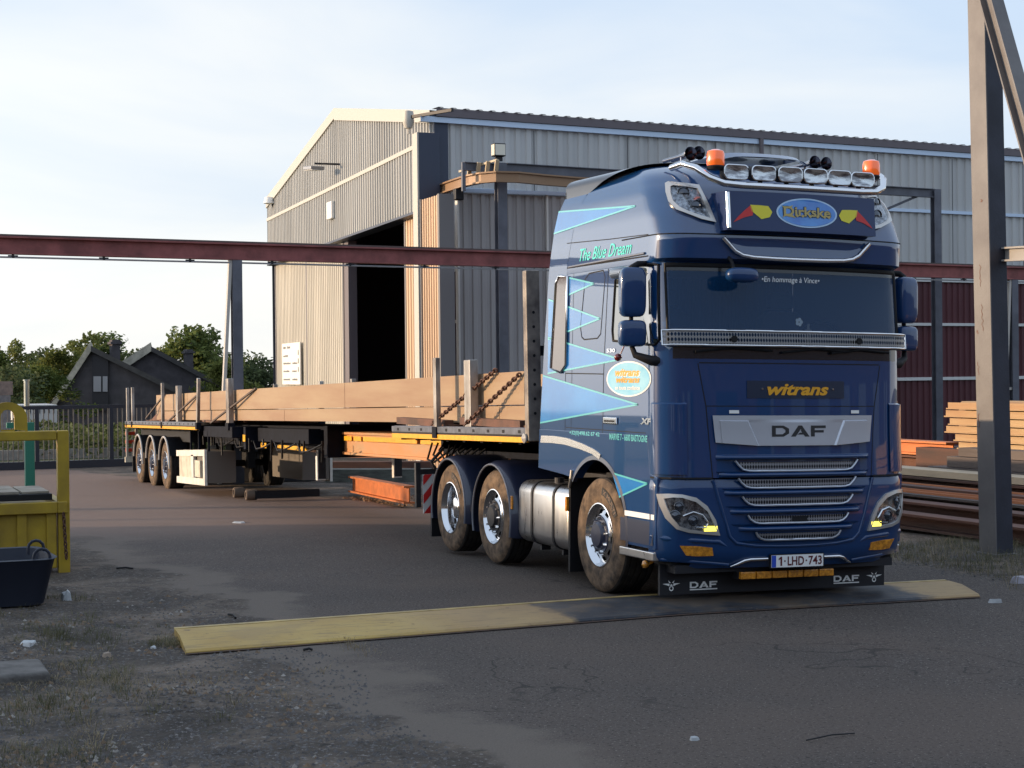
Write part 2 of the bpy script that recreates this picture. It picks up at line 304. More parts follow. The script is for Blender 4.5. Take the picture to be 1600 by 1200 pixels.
# ---- door lines and windows, both sides
groove=mat('panel gap',(.003,.004,.008),.8)
def line(m,pts,w,fn):
    for p,q in zip(pts,pts[1:]):
        d=Vector((q[0]-p[0],q[1]-p[1])); n=d.length; d/=n; k=max(1,int(n/.12)); nx,nz=-d.y*w/2,d.x*w/2
        for i in range(k):
            a=(p[0]+(q[0]-p[0])*i/k,p[1]+(q[1]-p[1])*i/k); b=(p[0]+(q[0]-p[0])*(i+1)/k,p[1]+(q[1]-p[1])*(i+1)/k)
            m.add([fn(a[0]-nx,a[1]-nz),fn(b[0]-nx,b[1]-nz),fn(b[0]+nx,b[1]+nz),fn(a[0]+nx,a[1]+nz)],[(0,1,2,3)])
for sg in (1,-1):
    f_=lambda x,z:side(x,z,.0015,sg)
    fs_=lambda s,z:S(sg*s,z,.0015)
    m=MB()
    line(m,[(-.77,2.02),(-.77,1.47)],.008,f_); line(m,[(-.775,2.02),(.09,2.01)],.010,f_); line(m,[(.17,2.97),(.09,2.01),(.08,1.47)],.010,f_)
    line(m,[(-.60,2.97),(-.62,2.02),(-.63,1.47)],.006,f_)
    line(m,[(-.75,1.50),(.96,1.495)],.007,f_); m.build('door_seams',groove,truck)
    for L_,w_ in (([(-.75,3.03),(.98,3.03)],.012),([(-.76,3.27),(.2,3.235),(.98,3.215)],.008)):
        m=MB(); line(m,L_,w_,f_); m.build('roof_side_seam',groove,truck)
    # upper chrome-ish drip rail
    m=MB(); m.tube([side(x,3.045+.012*x,.004,sg) for x in (-.7,-.2,.3,.7,.92)],.012,6); m.build('drip_rail',mat('grey trim',(.2,.2,.22),.3,.8),truck,smooth=60)
    # door window
    poly=[(.30,2.31),(.28,2.40),(.33,2.86),(.42,2.93),(.62,2.955),(.955,2.955)]
    m=MB(); sarc=[(sx(x,z),z) for x,z in poly]+[(1.30,2.955),(1.23,2.95),(1.245,2.6),(1.25,2.30),(1.30,2.26),(1.42,2.26)]
    cc=(sum(p[0] for p in sarc)/len(sarc),2.6)
    vs=[S(sg*cc[0],cc[1],.004)]+[S(sg*p[0],p[1],.004) for p in sarc]; n=len(sarc)
    ring2=[S(sg*(cc[0]+(p[0]-cc[0])*.6),cc[1]+(p[1]-cc[1])*.6,.004) for p in sarc]
    m.add(vs+ring2,[(0,n+1+i,n+1+(i+1)%n) for i in range(n)]+[(n+1+i,1+i,1+(i+1)%n,n+1+(i+1)%n) for i in range(n)])
    m.build('door_window',glassr,truck,smooth=30)
    m=MB(); m.tube([S(sg*p[0],p[1],.005) for p in sarc],.012,6,closed=True); m.build('window_seal',black,truck,smooth=60)
    m=MB(); pp=[(-.40,2.36),(-.43,2.45),(-.34,2.90),(-.25,2.95),(.06,2.96),(.10,2.90),(.02,2.38),(-.05,2.34),(-.34,2.335)]
    line(m,pp+[pp[0]],.012,lambda x,z:side(x,z,.002,sg)); m.build('sleeper_window_seam',groove,truck)
    # handle
    m=MB(); m.box(.12,.40,*sorted((-sg*1.242,-sg*1.262)),1.555,1.62); m.build('door_handle',chrome,truck,bevel=.012)
    m=MB(); m.box(.15,.37,*sorted((-sg*1.262,-sg*1.264)),1.575,1.592); m.build('handle_gap',black,truck)
# ---- decals (both sides)
TR=[[(-1.04,3.60),(.69,3.49),(-1.08,3.39)],[(-.70,2.935),(-.14,2.85),(-.70,2.775)],[(-1.20,2.75),(.0,2.52),(-1.20,2.355)],[(-1.2,2.375),(.45,2.14),(-1.2,2.02)],[(-1.32,2.00),(.80,1.74),(-1.38,1.53)],[(.30,1.115),(1.01,1.06),(.45,.91)]]
for sg in (1,-1):
    for k,(A_,B_,D_) in enumerate(TR):
        m=MB(); ms=MB()
        fn=(lambda x,z,o=.002:side(x,z,o,sg)) if k<5 else (lambda x,z,o=.002:Vector((x,-sg*(1.2465+o),z)))
        n=14
        def pt(a,b):     # a 0..1 to tip
            l=(A_[0]+(B_[0]-A_[0])*a,A_[1]+(B_[1]-A_[1])*a); h=(D_[0]+(B_[0]-D_[0])*a,D_[1]+(B_[1]-D_[1])*a)
            return fn(l[0]+(h[0]-l[0])*b,l[1]+(h[1]-l[1])*b)
        m.grid(pt,n,4)
        line(ms,[A_,B_,D_],.016,lambda x,z:fn(x,z,.0035))
        td=m.build('triangle_decal',blueg,truck); ms.build('triangle_outline',cyan,td)
    # oval door badge
    el=lambda rx,rz,o:[Vector((.61+rx*math.cos(2*PI*i/48),-sg*(1.24+o),1.965+rz*math.sin(2*PI*i/48))) for i in range(48)]
    m=MB(); m.add(el(.45,.158,.004),[tuple(range(48))]); m.build('badge_rim',white,truck)
    m=MB(); m.add(el(.425,.145,.006),[tuple(range(48))]); m.build('badge',mat('light blue badge',(.10,.42,.62),.35,coat=.6,col2=(.35,.62,.72),vscale=2),truck)
    def st(txt,x0,x1,z0,z1,mt,name,bold=0,shear=0,o=.008,slope=0):
        m=MB(); 
        fn=(lambda u,v:side(u,v,o,1)) if sg==1 else (lambda u,v:side(x0+x1-u,v,o,-1))
        put_text(m,txt,fn,x0,x1,z0,z1,bold,shear,slope); m.build(name,mt,truck)
    st('witrans',.36,.86,1.985,2.05,white,'lettering_shadow',.03,.3,.0075); st('witrans',.35,.84,1.99,2.055,gold,'lettering',.03,.3,.009)
    st('witrans',.37,.85,1.93,1.985,gold,'lettering',.03,.3,.009)
    st('en toute confiance',.35,.85,1.868,1.905,white,'lettering',.02,.1)
    st('The Blue Dream',-.45,.66,3.075,3.19,mat('mint lettering',(.06,.75,.62),.3),'lettering',.0,.5,.004,slope=.0)
    st('+32(0)498.62 67 42',-.66,.02,1.425,1.475,cyan,'lettering',.02,0,.005); st('MARVIE 7 - 6600 BASTOGNE',.24,1.0,1.415,1.475,cyan,'lettering',.02,0,.008)
    st('XF',.86,1.08,1.57,1.625,chrome,'model_badge',.05,.2,.008)
    st('530',.16,.34,2.205,2.24,chrome,'model_badge',.03,0,.006)
# ---- windscreen
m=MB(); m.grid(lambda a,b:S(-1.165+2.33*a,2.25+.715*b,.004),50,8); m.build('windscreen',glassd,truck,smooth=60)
m=MB(); m.tube([S(s_,2.25,.004) for s_ in [-1.165+2.33*i/30 for i in range(31)]],.010,6); m.tube([S(s_,2.945,.004) for s_ in [-1.165+2.33*i/30 for i in range(31)]],.022,6)
for s_ in (-1.17,1.17): m.tube([S(s_,2.25,.004),S(s_,2.6,.004),S(s_,2.96,.004)],.012,6)
m.build('windscreen_seal',black,truck,smooth=60)
m=MB(); m.grid(lambda a,b:S(-1.16+2.32*a,2.895+.06*b+.0*a,.0055),40,1); m.build('sun_band',mat('black sun band',(.008,.009,.012),.25,coat=.5),truck,smooth=60)
m=MB(); put_text(m,'\u2022En hommage \u00e0 Vince\u2022',lambda u,v:front(u,v,.008),-.31,.27,2.80,2.862,.005,.15); m.build('lettering',white,truck)
# cab interior seen through the screen
inn=mat('cab lining',(.30,.29,.28),.8); seatm=mat('seat fabric',(.10,.11,.13),.8); dashm=mat('dashboard plastic',(.035,.035,.038),.6)
m=MB(); m.box(-.60,-.56,-1.15,1.15,1.5,3.1); m.box(-.55,1.1,-1.19,-1.15,1.5,3.05); m.box(-.55,1.1,1.15,1.19,1.5,3.05); m.build('cab_lining',inn,truck)
m=MB(); m.box(-.5,1.2,-1.1,1.1,1.4,1.5); m.build('cab_floor',dashm,truck)
m=MB()
for k in range(30): y=-1.1+k*.075; m.cyl((-.50,y,1.9),(-.50,y,2.95),.04,n=6)
m.build('curtain',mat('blue grey curtain',(.07,.10,.15),.9),truck,smooth=60)
m=MB(); rbox(m,(.92,0,2.16),(.24,1.08,.13),0,5,16) if 'rbox' in globals() else m.box(.7,1.15,-1.05,1.05,2.05,2.28); m.build('dashboard',dashm,truck,bevel=.03)
for y in (-.62,.62):
    e=empty('seat',parent=truck)
    m=MB(); m.prism([(-.26,2.0),(.26,2.0),(.24,2.55),(.16,2.62),(-.16,2.62),(-.24,2.55)],lambda a,b:(.02,y+a,b),lambda a,b:(.16,y+a,b)); m.build('seat_back',seatm,e,bevel=.03)
    m=MB(); m.box(.03,.13,y-.13,y+.13,2.64,2.80); m.build('head_rest',seatm,e,bevel=.03); m=MB(); m.box(.1,.6,y-.26,y+.26,1.9,2.05); m.build('seat_cushion',seatm,e,bevel=.03)
m=MB(); m.tube([(.72+.10*math.sin(rad(a)),.62+.22*math.cos(rad(a)),2.30+.20*math.sin(rad(a))) for a in range(0,360,20)],.016,6,closed=True); m.bar((.72,.42,2.3),(.72,.82,2.3),.03,.05); m.build('steering_wheel',black,truck,smooth=60)
m=MB(); m.cyl((1.05,.33,2.29),(1.05,.33,2.42),.03,n=10); m.cyl((1.05,.33,2.42),(1.05,.33,2.47),.012,n=8); m.build('bottle',mat('pale bottle',(.45,.47,.45),.3),truck)
for a in range(5):
    pass
m=MB()
for a in range(5): m.add([front(.04+.022*math.cos(rad(72*a))+.018*math.cos(rad(60*q)),2.47+.022*math.sin(rad(72*a))+.018*math.sin(rad(60*q)),.007) for q in range(6)],[tuple(range(6))])
m.build('flower_sticker',mat('faded sticker',(.20,.26,.32),.5),truck)
# wiper arms under the guard
for a,b in ((.95,.25),(.15,-.55),(-.35,-1.0)):
    m=MB(); m.tube([S(a,2.20,.03),S((a+b)/2,2.235,.035),S(b,2.215,.03)],.012,6); m.build('wiper',black,truck,smooth=60)
m=MB(); m.grid(lambda a,b:S(-1.13+2.26*a,2.14+.10*b,.0025),40,1); m.build('cowl',mat('gloss black cowl',(.01,.012,.02),.15,coat=1),truck,smooth=60)
# ---- stone guard
gm=bpy.data.materials.new('perforated steel'); gm.use_nodes=True; t=gm.node_tree; b=t.nodes['Principled BSDF']; b.inputs['Metallic'].default_value=.9; b.inputs['Roughness'].default_value=.35
def holes(t,b,ky,kz,colA,colB,thr,alpha=True):
    tc=t.nodes.new('ShaderNodeTexCoord'); sp=t.nodes.new('ShaderNodeSeparateXYZ'); t.links.new(tc.outputs['Object'],sp.inputs[0])
    def mth(op,a,c=None):
        n=t.nodes.new('ShaderNodeMath'); n.operation=op
        for i,x in enumerate((a,c)):
            if x is None: continue
            if isinstance(x,(int,float)): n.inputs[i].default_value=x
            else: t.links.new(x,n.inputs[i])
        return n.outputs[0]
    a=mth('SINE',mth('MULTIPLY',mth('ADD',mth('MULTIPLY',sp.outputs[1],1.0),mth('MULTIPLY',sp.outputs[2],.58)),ky))
    c=mth('SINE',mth('MULTIPLY',mth('SUBTRACT',mth('MULTIPLY',sp.outputs[1],1.0),mth('MULTIPLY',sp.outputs[2],.58)),ky))
    h=mth('GREATER_THAN',mth('MULTIPLY',a,c),thr)
    mx=t.nodes.new('ShaderNodeMix'); mx.data_type='RGBA'; t.links.new(h,mx.inputs[0]); mx.inputs[6].default_value=(*colA,1); mx.inputs[7].default_value=(*colB,1)
    t.links.new(mx.outputs[2],b.inputs['Base Color'])
    if alpha: t.links.new(mth('SUBTRACT',1.0,h),b.inputs['Alpha'])
holes(t,b,120,160,(.20,.19,.185),(.01,.01,.01),.10)
m=MB(); m.grid(lambda a,b:S(-1.19+2.38*a,2.255+.125*b-.02*0,.075),60,2); m.build('stone_guard',gm,truck,smooth=60)
m=MB(); gp_=[S(-1.19+2.38*i/40,2.38,.075) for i in range(41)]+[S(1.19-2.38*i/40,2.255,.075) for i in range(41)]
m.tube(gp_,.011,6,closed=True); m.build('guard_frame',chrome,truck,smooth=60)
for s_ in (-.62,.62):
    m=MB(); m.cyl(S(s_,2.31,.01),S(s_,2.31,.085),.035,.03,10); m.build('guard_bracket',black,truck)
# ---- front hood and grille
m=MB(); hl=[(.84,1.70),(.90,2.10)]
for sg in (1,-1): line(m,[(sg*.80,1.12),(sg*.85,1.73),(sg*.92,2.10)],.009,lambda s,z:S(s,z,.0015))
for i in range(20):
    a=-.91+1.82*i/20; b2=-.91+1.82*(i+1)/20; line(m,[(a,2.105),(b2,2.105)],.010,lambda s,z:S(s,z,.0015))
    a*=.93; b2*=.93; line(m,[(a,1.735),(b2,1.735)],.007,lambda s,z:S(s,z,.0015))
m.build('hood_seams',groove,truck)
m=MB(); m.grid(lambda a,b:front(-.48+a*.98,1.805+.15*b,.006),16,1); m.build('name_plate',mat('dark navy plate',(.006,.018,.048),.3,coat=.5),truck)
m=MB(); put_text(m,'witrans',lambda u,v:front(u,v,.011),-.29,.33,1.83,1.93,.035,.3); m.build('lettering',gold,truck)
for y in (-.335,.375):
    m=MB(); m.cyl(front(y,1.885,.004),front(y,1.885,.016),.009,n=8); m.build('screw',chrome,truck)
for y in (-.60,.62):
    m=MB(); m.grid(lambda a,b:front(y-.045+.09*a,1.672+.028*b,.008),3,1); m.build('marker_lamp',white,truck)
# silver panel
spo=[(-.80,1.655),(.80,1.655),(.775,1.42),(.40,1.40),(.375,1.395),(-.375,1.395),(-.40,1.40),(-.775,1.42)]
m=MB()
def pcols(z,b):
    kk=.475-.085*max(0,(1.60-z)/.2); k=.968+.032*b; w_=[(-.80,.022),(-.745,.022),(-.740,.034),(-kk-.014,.034),(-kk,.020)]; w2=[(-y,o) for y,o in w_[::-1]]
    mid=[(-kk+2*kk*i/14,.020+.004*math.sin(PI*i/14)) for i in range(1,14)]
    return [(y*k,o if z<1.607 else .022) for y,o in w_+mid+w2]
rows=[]
for b in (0,.15,.3,.45,.6,.75,.80,.83,.9,1.0):
    z0=lambda y:1.395+.03*max(0,(abs(y)-.4)/.4)
    r_=[]
    for y,o in pcols(1.395+.26*b,b): z=z0(y)+(1.655-z0(y))*b; r_.append(front(y,z,o))
    rows.append(r_)
n=len(rows[0]); m.add([p for r_ in rows for p in r_],[(i*n+j,i*n+j+1,(i+1)*n+j+1,(i+1)*n+j) for i in range(len(rows)-1) for j in range(n-1)])
m.add(rows[0]+[p-Vector((.02,0,.0)) for p in rows[0]],[(j,j+1,n+j+1,n+j) for j in range(n-1)])
m.build('silver_panel',silver,truck,smooth=25)
def poly_txt(polys,fn,name,mt):
    m=MB()
    for p in polys: m.add([fn(*q) for q in p],[tuple(range(len(p)))])
    m.build(name,mt,truck)
# block letters D A F as stroke polygons on a 3.0 x 1 box
def daf(u0,u1,v0,v1):
    s=.26
    D=[[(0,0),(0,1),(.2,1),(.2,0)],[(.2,1),(.62,1),(.92,.72),(.72,.60),(.56,.78),(.2,.78)],[(.2,0),(.62,0),(.92,.28),(.72,.40),(.56,.22),(.2,.22)],[(.92,.28),(.72,.40),(.72,.60),(.92,.72)]]
    A_=[[(1.02,0),(1.28,0),(1.60,.74),(1.60,1),(1.44,1)],[(2.06,0),(1.80,0),(1.58,.50),(1.58,1),(1.64,1)],[(1.36,.18),(1.52,.36),(1.72,.36),(1.80,.18)]]
    F_=[[(2.14,0),(2.14,1),(2.36,1),(2.36,0)],[(2.36,1),(3.0,1),(3.0,.76),(2.36,.76)],[(2.36,.58),(2.88,.58),(2.88,.36),(2.36,.36)]]
    return [[(u0+(u1-u0)*a/3,v0+(v1-v0)*b) for a,b in P] for P in D+A_+F_]
poly_txt(daf(-.255,.285,1.472,1.568),lambda u,v:front(u,v,.0255),'maker_lettering',mat('black letters',(.02,.02,.022),.4))
# grille: slots with perforated mesh, chrome lip and a painted ledge above each
gm2=bpy.data.materials.new('perforated grille'); gm2.use_nodes=True; t=gm2.node_tree; b=t.nodes['Principled BSDF']; b.inputs['Metallic'].default_value=.5; b.inputs['Roughness'].default_value=.4
holes(t,b,125,160,(.26,.26,.28),(.006,.006,.01),.05,alpha=False)
GR=[(1.255,1.185,.61),(1.105,1.04,.585),(.95,.89,.55),(.79,.735,.50),(.64,.59,.42)]
for k,(zt,zb,hw_) in enumerate(GR):
    o=.036
    m=MB(); m.grid(lambda a,b:front((-hw_+2*hw_*a)*(1-.12*(1-b)),zb+(zt-zb)*b,o-.012),40,2); m.build('grille_mesh',gm2,truck,smooth=60)
    u=[(-hw_,zt+.012),(-hw_*.955,zt-.022),(-hw_*.885,zb+.008),(-hw_*.80,zb-.004)]+[(-hw_*.80+hw_*1.6*i/16,zb-.006) for i in range(1,16)]+[(hw_*.80,zb-.004),(hw_*.885,zb+.008),(hw_*.955,zt-.022),(hw_,zt+.012)]
    m=MB(); m.tube([front(y,z,o+.006) for y,z in u],.0105,6); m.build('grille_trim',silver,truck,smooth=60)
    ww=hw_+.16
    def ledge(a,b):
        y=-ww+2*ww*a; e=min(1,(ww-abs(y))/.12)**.5; ph=b*PI
        return front(y,zt+.018+.042*(1-math.cos(ph))/2*1.1,.002+(.052*math.sin(ph)+.012)*e)
    m=MB(); m.grid(ledge,48,10); m.build('grille_ledge',paint_lo,truck,smooth=50)
    def lip(a,b):
        y=-ww+2*ww*a; e=min(1,(ww-abs(y))/.12)**.5
        return front(y*(1-.05*b),zb-.012-.03*b,.002+(.034*(1-b))*e)
    m=MB(); m.grid(lip,48,4); m.build('grille_lip',paint_lo,truck,smooth=50)
m=MB(); m.grid(lambda a,b:front(-.075+.15*a,.735+.05*b,.034),2,1); m.build('radar_cover',black,truck)
# U-shaped moulding edge round the grille
m=MB(); up_=[(.80,1.10),(.765,.98),(.71,.80),(.65,.62),(.585,.56),(.4,.535),(.2,.527)]; up_=[(-a,b) for a,b in up_]+[(0,.525)]+[(a,b) for a,b in up_[::-1]]
m.tube([front(y,z,.012) for y,z in up_],.016,8); m.build('grille_surround',paint_lo,truck,smooth=60)
# ---- bumper
zb_=[.34,.37,.40,.44,.50,.56,.60,.66,.72,.8,.9,1.0,1.06,1.11]
m=MB()
def bs(u,z): 
    lowcut=0
    return S(u*1.40,z,0.012 if z<1.09 else -.004)
vs=[bs(-1+2*i/64,z) for z in zb_ for i in range(65)]; fs=[]
for j in range(len(zb_)-1):
    for i in range(64):
        s_=abs(-1+2*(i+.5)/64)*1.40
        if zb_[j]<.40 and s_>.98: continue
        a=j*65+i; fs.append((a,a+1,a+66,a+65))
m.add(vs,fs); m.grid(lambda a,b:S((-1+2*a)*1.38,.355 if abs(-1+2*a)<.7 else .405,.012-.3*b),40,1)
m.grid(lambda a,b:S((-1+2*a)*1.40,1.115,.012-.25*b),40,1)
m.build('bumper',paint_lo,truck,smooth=30)
m=MB()
for j in range(24):
    a=-1.38+2.76*j/24; b2=-1.38+2.76*(j+1)/24
    if abs((a+b2)/2)>.82: line(m,[(a,1.118),(b2,1.118)],.016,lambda s,z:S(s,z,.014))
m.build('bumper_seam',groove,truck)
# bulge above the fog lamps
for sg in (1,-1):
    m=MB(); m.tube([S(sg*s_,z,.002) for s_,z in ((1.38,.615),(1.2,.605),(.95,.59),(.74,.575),(.66,.53))],[.02,.028,.028,.024,.01],8); m.build('bumper_crease',paint_lo,truck,smooth=60)
    m=MB(); m.tube([S(sg*s_,z,.004) for s_,z in ((1.385,.425),(1.2,.42),(.95,.405),(.75,.385),(.62,.37))],.02,8); m.build('bumper_crease',paint_lo,truck,smooth=60)
# headlights
HLO=[(1.278,.982),(1.17,.988),(1.062,.983),(.953,.955),(.858,.883),(.785,.765),(.742,.63),(.855,.64),(1.015,.658),(1.107,.688),(1.195,.78),(1.248,.888)]
HLI=[(1.205,.945),(1.13,.958),(1.062,.955),(.955,.918),(.858,.838),(.795,.715),(.775,.665),(.885,.668),(1.017,.686),(1.085,.712),(1.143,.79),(1.18,.87)]
def zone(m,loop,fn,o,cen=None,shrink=.5):
    n=len(loop); c=cen or (sum(p[0] for p in loop)/n,sum(p[1] for p in loop)/n)
    m.add([fn(c[0],c[1],o)]+[fn(c[0]+(p[0]-c[0])*shrink,c[1]+(p[1]-c[1])*shrink,o) for p in loop]+[fn(p[0],p[1],o) for p in loop],
      [(0,1+i,1+(i+1)%n) for i in range(n)]+[(1+i,1+n+i,1+n+(i+1)%n,1+(i+1)%n) for i in range(n)])
def lampunit(sg,outer,inner,name,eyes,rimmat,dz=0):
    fn=lambda s,z,o:S(sg*s,z,o)
    n=len(outer); e=empty(name,(0,0,0),parent=truck)
    m=MB(); a=[fn(*p,.010) for p in outer]; b=[fn(*p,.034) for p in outer]; c=[fn(*p,.036) for p in inner]; d=[fn(*p,.018) for p in inner]
    m.add(a+b+c+d,[(k*n+i,k*n+(i+1)%n,(k+1)*n+(i+1)%n,(k+1)*n+i) for k in range(3) for i in range(n)]); m.build('bezel',rimmat,e,smooth=40)
    m=MB(); zone(m,inner,fn,.018); m.build('reflector',lampglass,e,smooth=30)
    for (s_,z,r) in eyes:
        m=MB(); p=fn(s_,z,.016); q=fn(s_,z,.030); ax=(q-p).normalized()
        m.lathe([(r,.0),(r,.012),(r*.86,.016),(r*.80,.006),(r*.5,.012),(.001,.018)],p,ax,20); m.build('projector_lens',mat('projector glass',(.05,.06,.08),.05,.6,coat=1),e,smooth=40)
    m=MB(); zone(m,inner,fn,.030); m.build('cover_glass',mat('clear cover',(1,1,1),.02,0,.5,trans=1,alpha=.25),e,smooth=30)
    return e
bez=mat('pale lamp bezel',(.55,.53,.50),.3,.5,coat=.5)
for sg in (1,-1):
    e=lampunit(sg,HLO,HLI,'headlight',[(1.09,.88,.042),(1.12,.80,.05),(.98,.76,.045)],bez)
    m=MB(); m.tube([S(sg*s_,z,.028) for s_,z in ((1.06,.80),(.98,.835),(.90,.81),(.85,.745),(.87,.70),(.96,.70))],.010,6); m.build('chrome_brow',chrome,e,smooth=60)
    m=MB(); m.grid(lambda a,b:S(sg*(.772+.115*a),.668+.045*b,.033),4,2); m.build('indicator',mat('lit indicator',(.9,.75,.1),.3,emis=(1.0,.85,.12),est=1.6),e)
    RLO=[(1.073,3.67),(1.035,3.687),(.925,3.67),(.815,3.653),(.805,3.48),(.777,3.308),(.897,3.333),(1.02,3.388),(1.078,3.417),(1.117,3.493),(1.112,3.583)]
    RLI=[(1.045,3.635),(1.02,3.645),(.94,3.635),(.85,3.615),(.838,3.48),(.822,3.345),(.90,3.365),(.995,3.405),(1.045,3.44),(1.077,3.50),(1.072,3.575)]
    lampunit(sg,RLO,RLI,'roof_headlight',[(.975,3.57,.055),(.915,3.45,.055)],bez)
    fl=[(1.075,.545),(.93,.54),(.80,.525),(.785,.455),(.92,.452),(1.02,.46)]
    m=MB(); zone(m,fl,lambda s,z,o:S(sg*s,z,o),.02); n=len(fl); m.add([S(sg*p[0],p[1],.008) for p in fl]+[S(sg*p[0],p[1],.020) for p in fl],[(i,(i+1)%n,n+(i+1)%n,n+i) for i in range(n)]); m.build('fog_lamp',amber,truck)
# chrome wings beside the plate, plate, amber lamps
for sg in (1,-1):
    m=MB(); m.tube([S(sg*s_,z,.03) for s_,z in ((.60,.352),(.545,.375),(.49,.405),(.44,.415),(.28,.417))],[.008,.014,.016,.016,.014],8); m.build('chrome_wing',chrome,truck,smooth=60)
np_=empty('number_plate',parent=truck)
m=MB(); m.prism([(-.27,.335),(.27,.335),(.27,.455),(-.27,.455)],lambda y,z:(1.405,y,z),lambda y,z:(1.425,y,z)); m.build('plate_holder',black,np_)
m=MB(); m.prism([(-.26,.342),(.26,.342),(.26,.448),(-.26,.448)],lambda y,z:(1.425,y,z),lambda y,z:(1.429,y,z)); m.build('plate',mat('plate white',(.78,.78,.76),.35),np_)
m=MB(); m.add([(1.4305,y,z) for y,z in ((-.258,.344),(-.215,.344),(-.215,.446),(-.258,.446))],[(0,1,2,3)]); m.build('country_band',mat('plate blue',(.02,.07,.45),.4),np_)
m=MB(); put_text(m,'LHD',lambda u,v:Vector((1.431,u,v)),-.100,.065,.356,.434,.02); put_text(m,'743',lambda u,v:Vector((1.431,u,v)),.110,.245,.356,.434,.02)
m.add([(1.431,y,z) for y,z in ((-.172,.356),(-.155,.356),(-.155,.434),(-.168,.434),(-.190,.418),(-.190,.404),(-.172,.414))],[(0,1,2,3,4,5,6)])
for y in (-.128,.088): m.add([(1.431,y+a,.395+b) for a,b in ((-.007,-.007),(.007,-.007),(.007,.007),(-.007,.007))],[(0,1,2,3)])
m.build('plate_lettering',mat('plate lettering red',(.10,.008,.012),.4),np_)
m=MB(); m.box(1.20,1.30,-.52,.45,.235,.30); m.build('lamp_rail',black,truck)
for k in range(6):
    y0=-.505+.158*k; m=MB(); m.box(1.29,1.335,y0,y0+.148,.238,.302); m.build('amber_lamp',amber,truck,bevel=.008)
m=MB(); m.box(1.05,1.085,-1.16,1.13,.10,.37); m.box(1.06,1.25,-1.1,1.1,.30,.37); m.build('mud_flap',mat('rubber flap',(.008,.008,.012),.6),truck)
for y0,y1 in ((-.87,-.60),(.59,.86)):
    poly_txt(daf(y0,y1,.150,.205),lambda u,v:Vector((1.0865,u,v)),'flap_lettering',white)
    m=MB(); m.add([(1.0865,y,z) for y,z in ((y0,.132),(y1,.132),(y1,.142),(y0,.142))],[(0,1,2,3)]); m.build('flap_lettering',white,truck)
for yc in (-1.05,1.02):
    m=MB(); X=1.0865
    for sg in (1,-1):
        m.add([(X,yc+sg*a,.175+b) for a,b in ((.02,.0),(.05,.012),(.085,.022),(.05,.024),(.018,.022))],[(0,1,2,3,4)])
        m.add([(X,yc+sg*a,.175+b) for a,b in ((.004,.028),(.03,.05),(.022,.028))],[(0,1,2)])
    m.lathe([(.013,0),(.022,0)],(X,yc,.155),(1,0,0),16); m.lathe([(.0,0),(.012,0)],(X,yc,.180),(1,0,0),12); m.build('flap_emblem',white,truck)
# round marker lamp low on the corner
m=MB(); m.lathe([(0,-.03),(.03,-.02),(.035,0),(.03,.02),(0,.03)],(.98,-1.25,.36),(0,1,0),14); m.cyl((.98,-1.22,.36),(.98,-1.1,.42),.012,n=8); m.build('side_marker',amber,truck,smooth=60)
# ---- roof sign, chevron trim, light bar
sg_=empty('roof_sign',parent=truck)
def sf(y,z,o=0): return Vector((1.535-.10*(z-3.23)+o-.05*(y/.75)**2,y,z))
m=MB(); m.grid(lambda a,b:sf(-.745+1.49*a,3.235+.335*b),20,2); m.grid(lambda a,b:sf(-.745+1.49*a,3.57,-.3*b),20,1); m.grid(lambda a,b:sf(-.745+1.49*a,3.235,-.25*b),20,1)
for y in (-.745,.745): m.grid(lambda a,b:sf(y,3.235+.335*a,-.3*b),2,1)
m.build('sign_box',mat('sign face navy',(.010,.028,.10),.35,.0,.3,coat=.3),sg_,smooth=30)
m=MB(); m.tube([sf(-.735,3.25,.012),sf(-.735,3.40,.014),sf(-.735,3.555,.012)],.02,8); m.build('end_strip',chrome,sg_,smooth=60)
def ell(cy,cz,ry,rz,o): return [sf(cy+ry*math.cos(2*PI*i/48),cz+rz*math.sin(2*PI*i/48),o) for i in range(48)]
m=MB(); m.add(ell(.02,3.405,.305,.128,.004),[tuple(range(48))]); m.build('oval_rim',mat('pale blue rim',(.45,.62,.8),.3),sg_)
m=MB(); m.add(ell(.02,3.405,.288,.115,.006),[tuple(range(48))]); m.build('oval_field',mat('oval blue',(.03,.13,.50),.3,coat=.8,col2=(.06,.28,.66),vscale=3),sg_)
# blackletter-like name: bold base plus sharp strokes
m=MB(); put_text(m,'Dirkske',lambda u,v:sf(u,v,.0078),-.225,.262,3.368,3.460,.05,.0); m.build('lettering_shadow',mat('dark outline',(.02,.03,.06),.5),sg_)
m=MB(); put_text(m,'Dirkske',lambda u,v:sf(u,v,.009),-.215,.255,3.375,3.455,.022,.0)
m.add([sf(y,z,.0092) for y,z in ((-.235,3.355),(-.20,3.372),(-.10,3.358),(-.13,3.385),(-.205,3.388))],[(0,1,2,3,4)])
m.add([sf(y,z,.0092) for y,z in ((-.24,3.465),(-.20,3.445),(-.12,3.468),(-.14,3.448),(-.205,3.432))],[(0,1,2,3,4)])
for y in (-.085,-.03,.045,.12,.19,.235): m.add([sf(y+a,z,.0092) for a,z in ((-.018,3.377),(0,3.362),(.018,3.377),(0,3.392))],[(0,1,2,3)])
m.build('name_lettering',mat('old gold letters',(.42,.33,.12),.4,.2),sg_)
for sg in (1,-1):
    P=lambda pts:[sf(.01+sg*a,b,.005) for a,b in pts]
    m=MB(); m.add(P([(.335,3.40),(.37,3.45),(.46,3.455),(.54,3.455),(.525,3.40),(.44,3.335),(.36,3.355)]),[(0,1,2,3,4,5,6)]); m.build('flag_yellow',flagyel,sg_)
    m=MB(); m.add(P([(.535,3.452),(.60,3.40),(.66,3.345),(.70,3.30),(.60,3.345),(.52,3.365),(.515,3.40)]),[(0,1,2,3,4,5,6)]); m.build('flag_red',red,sg_)
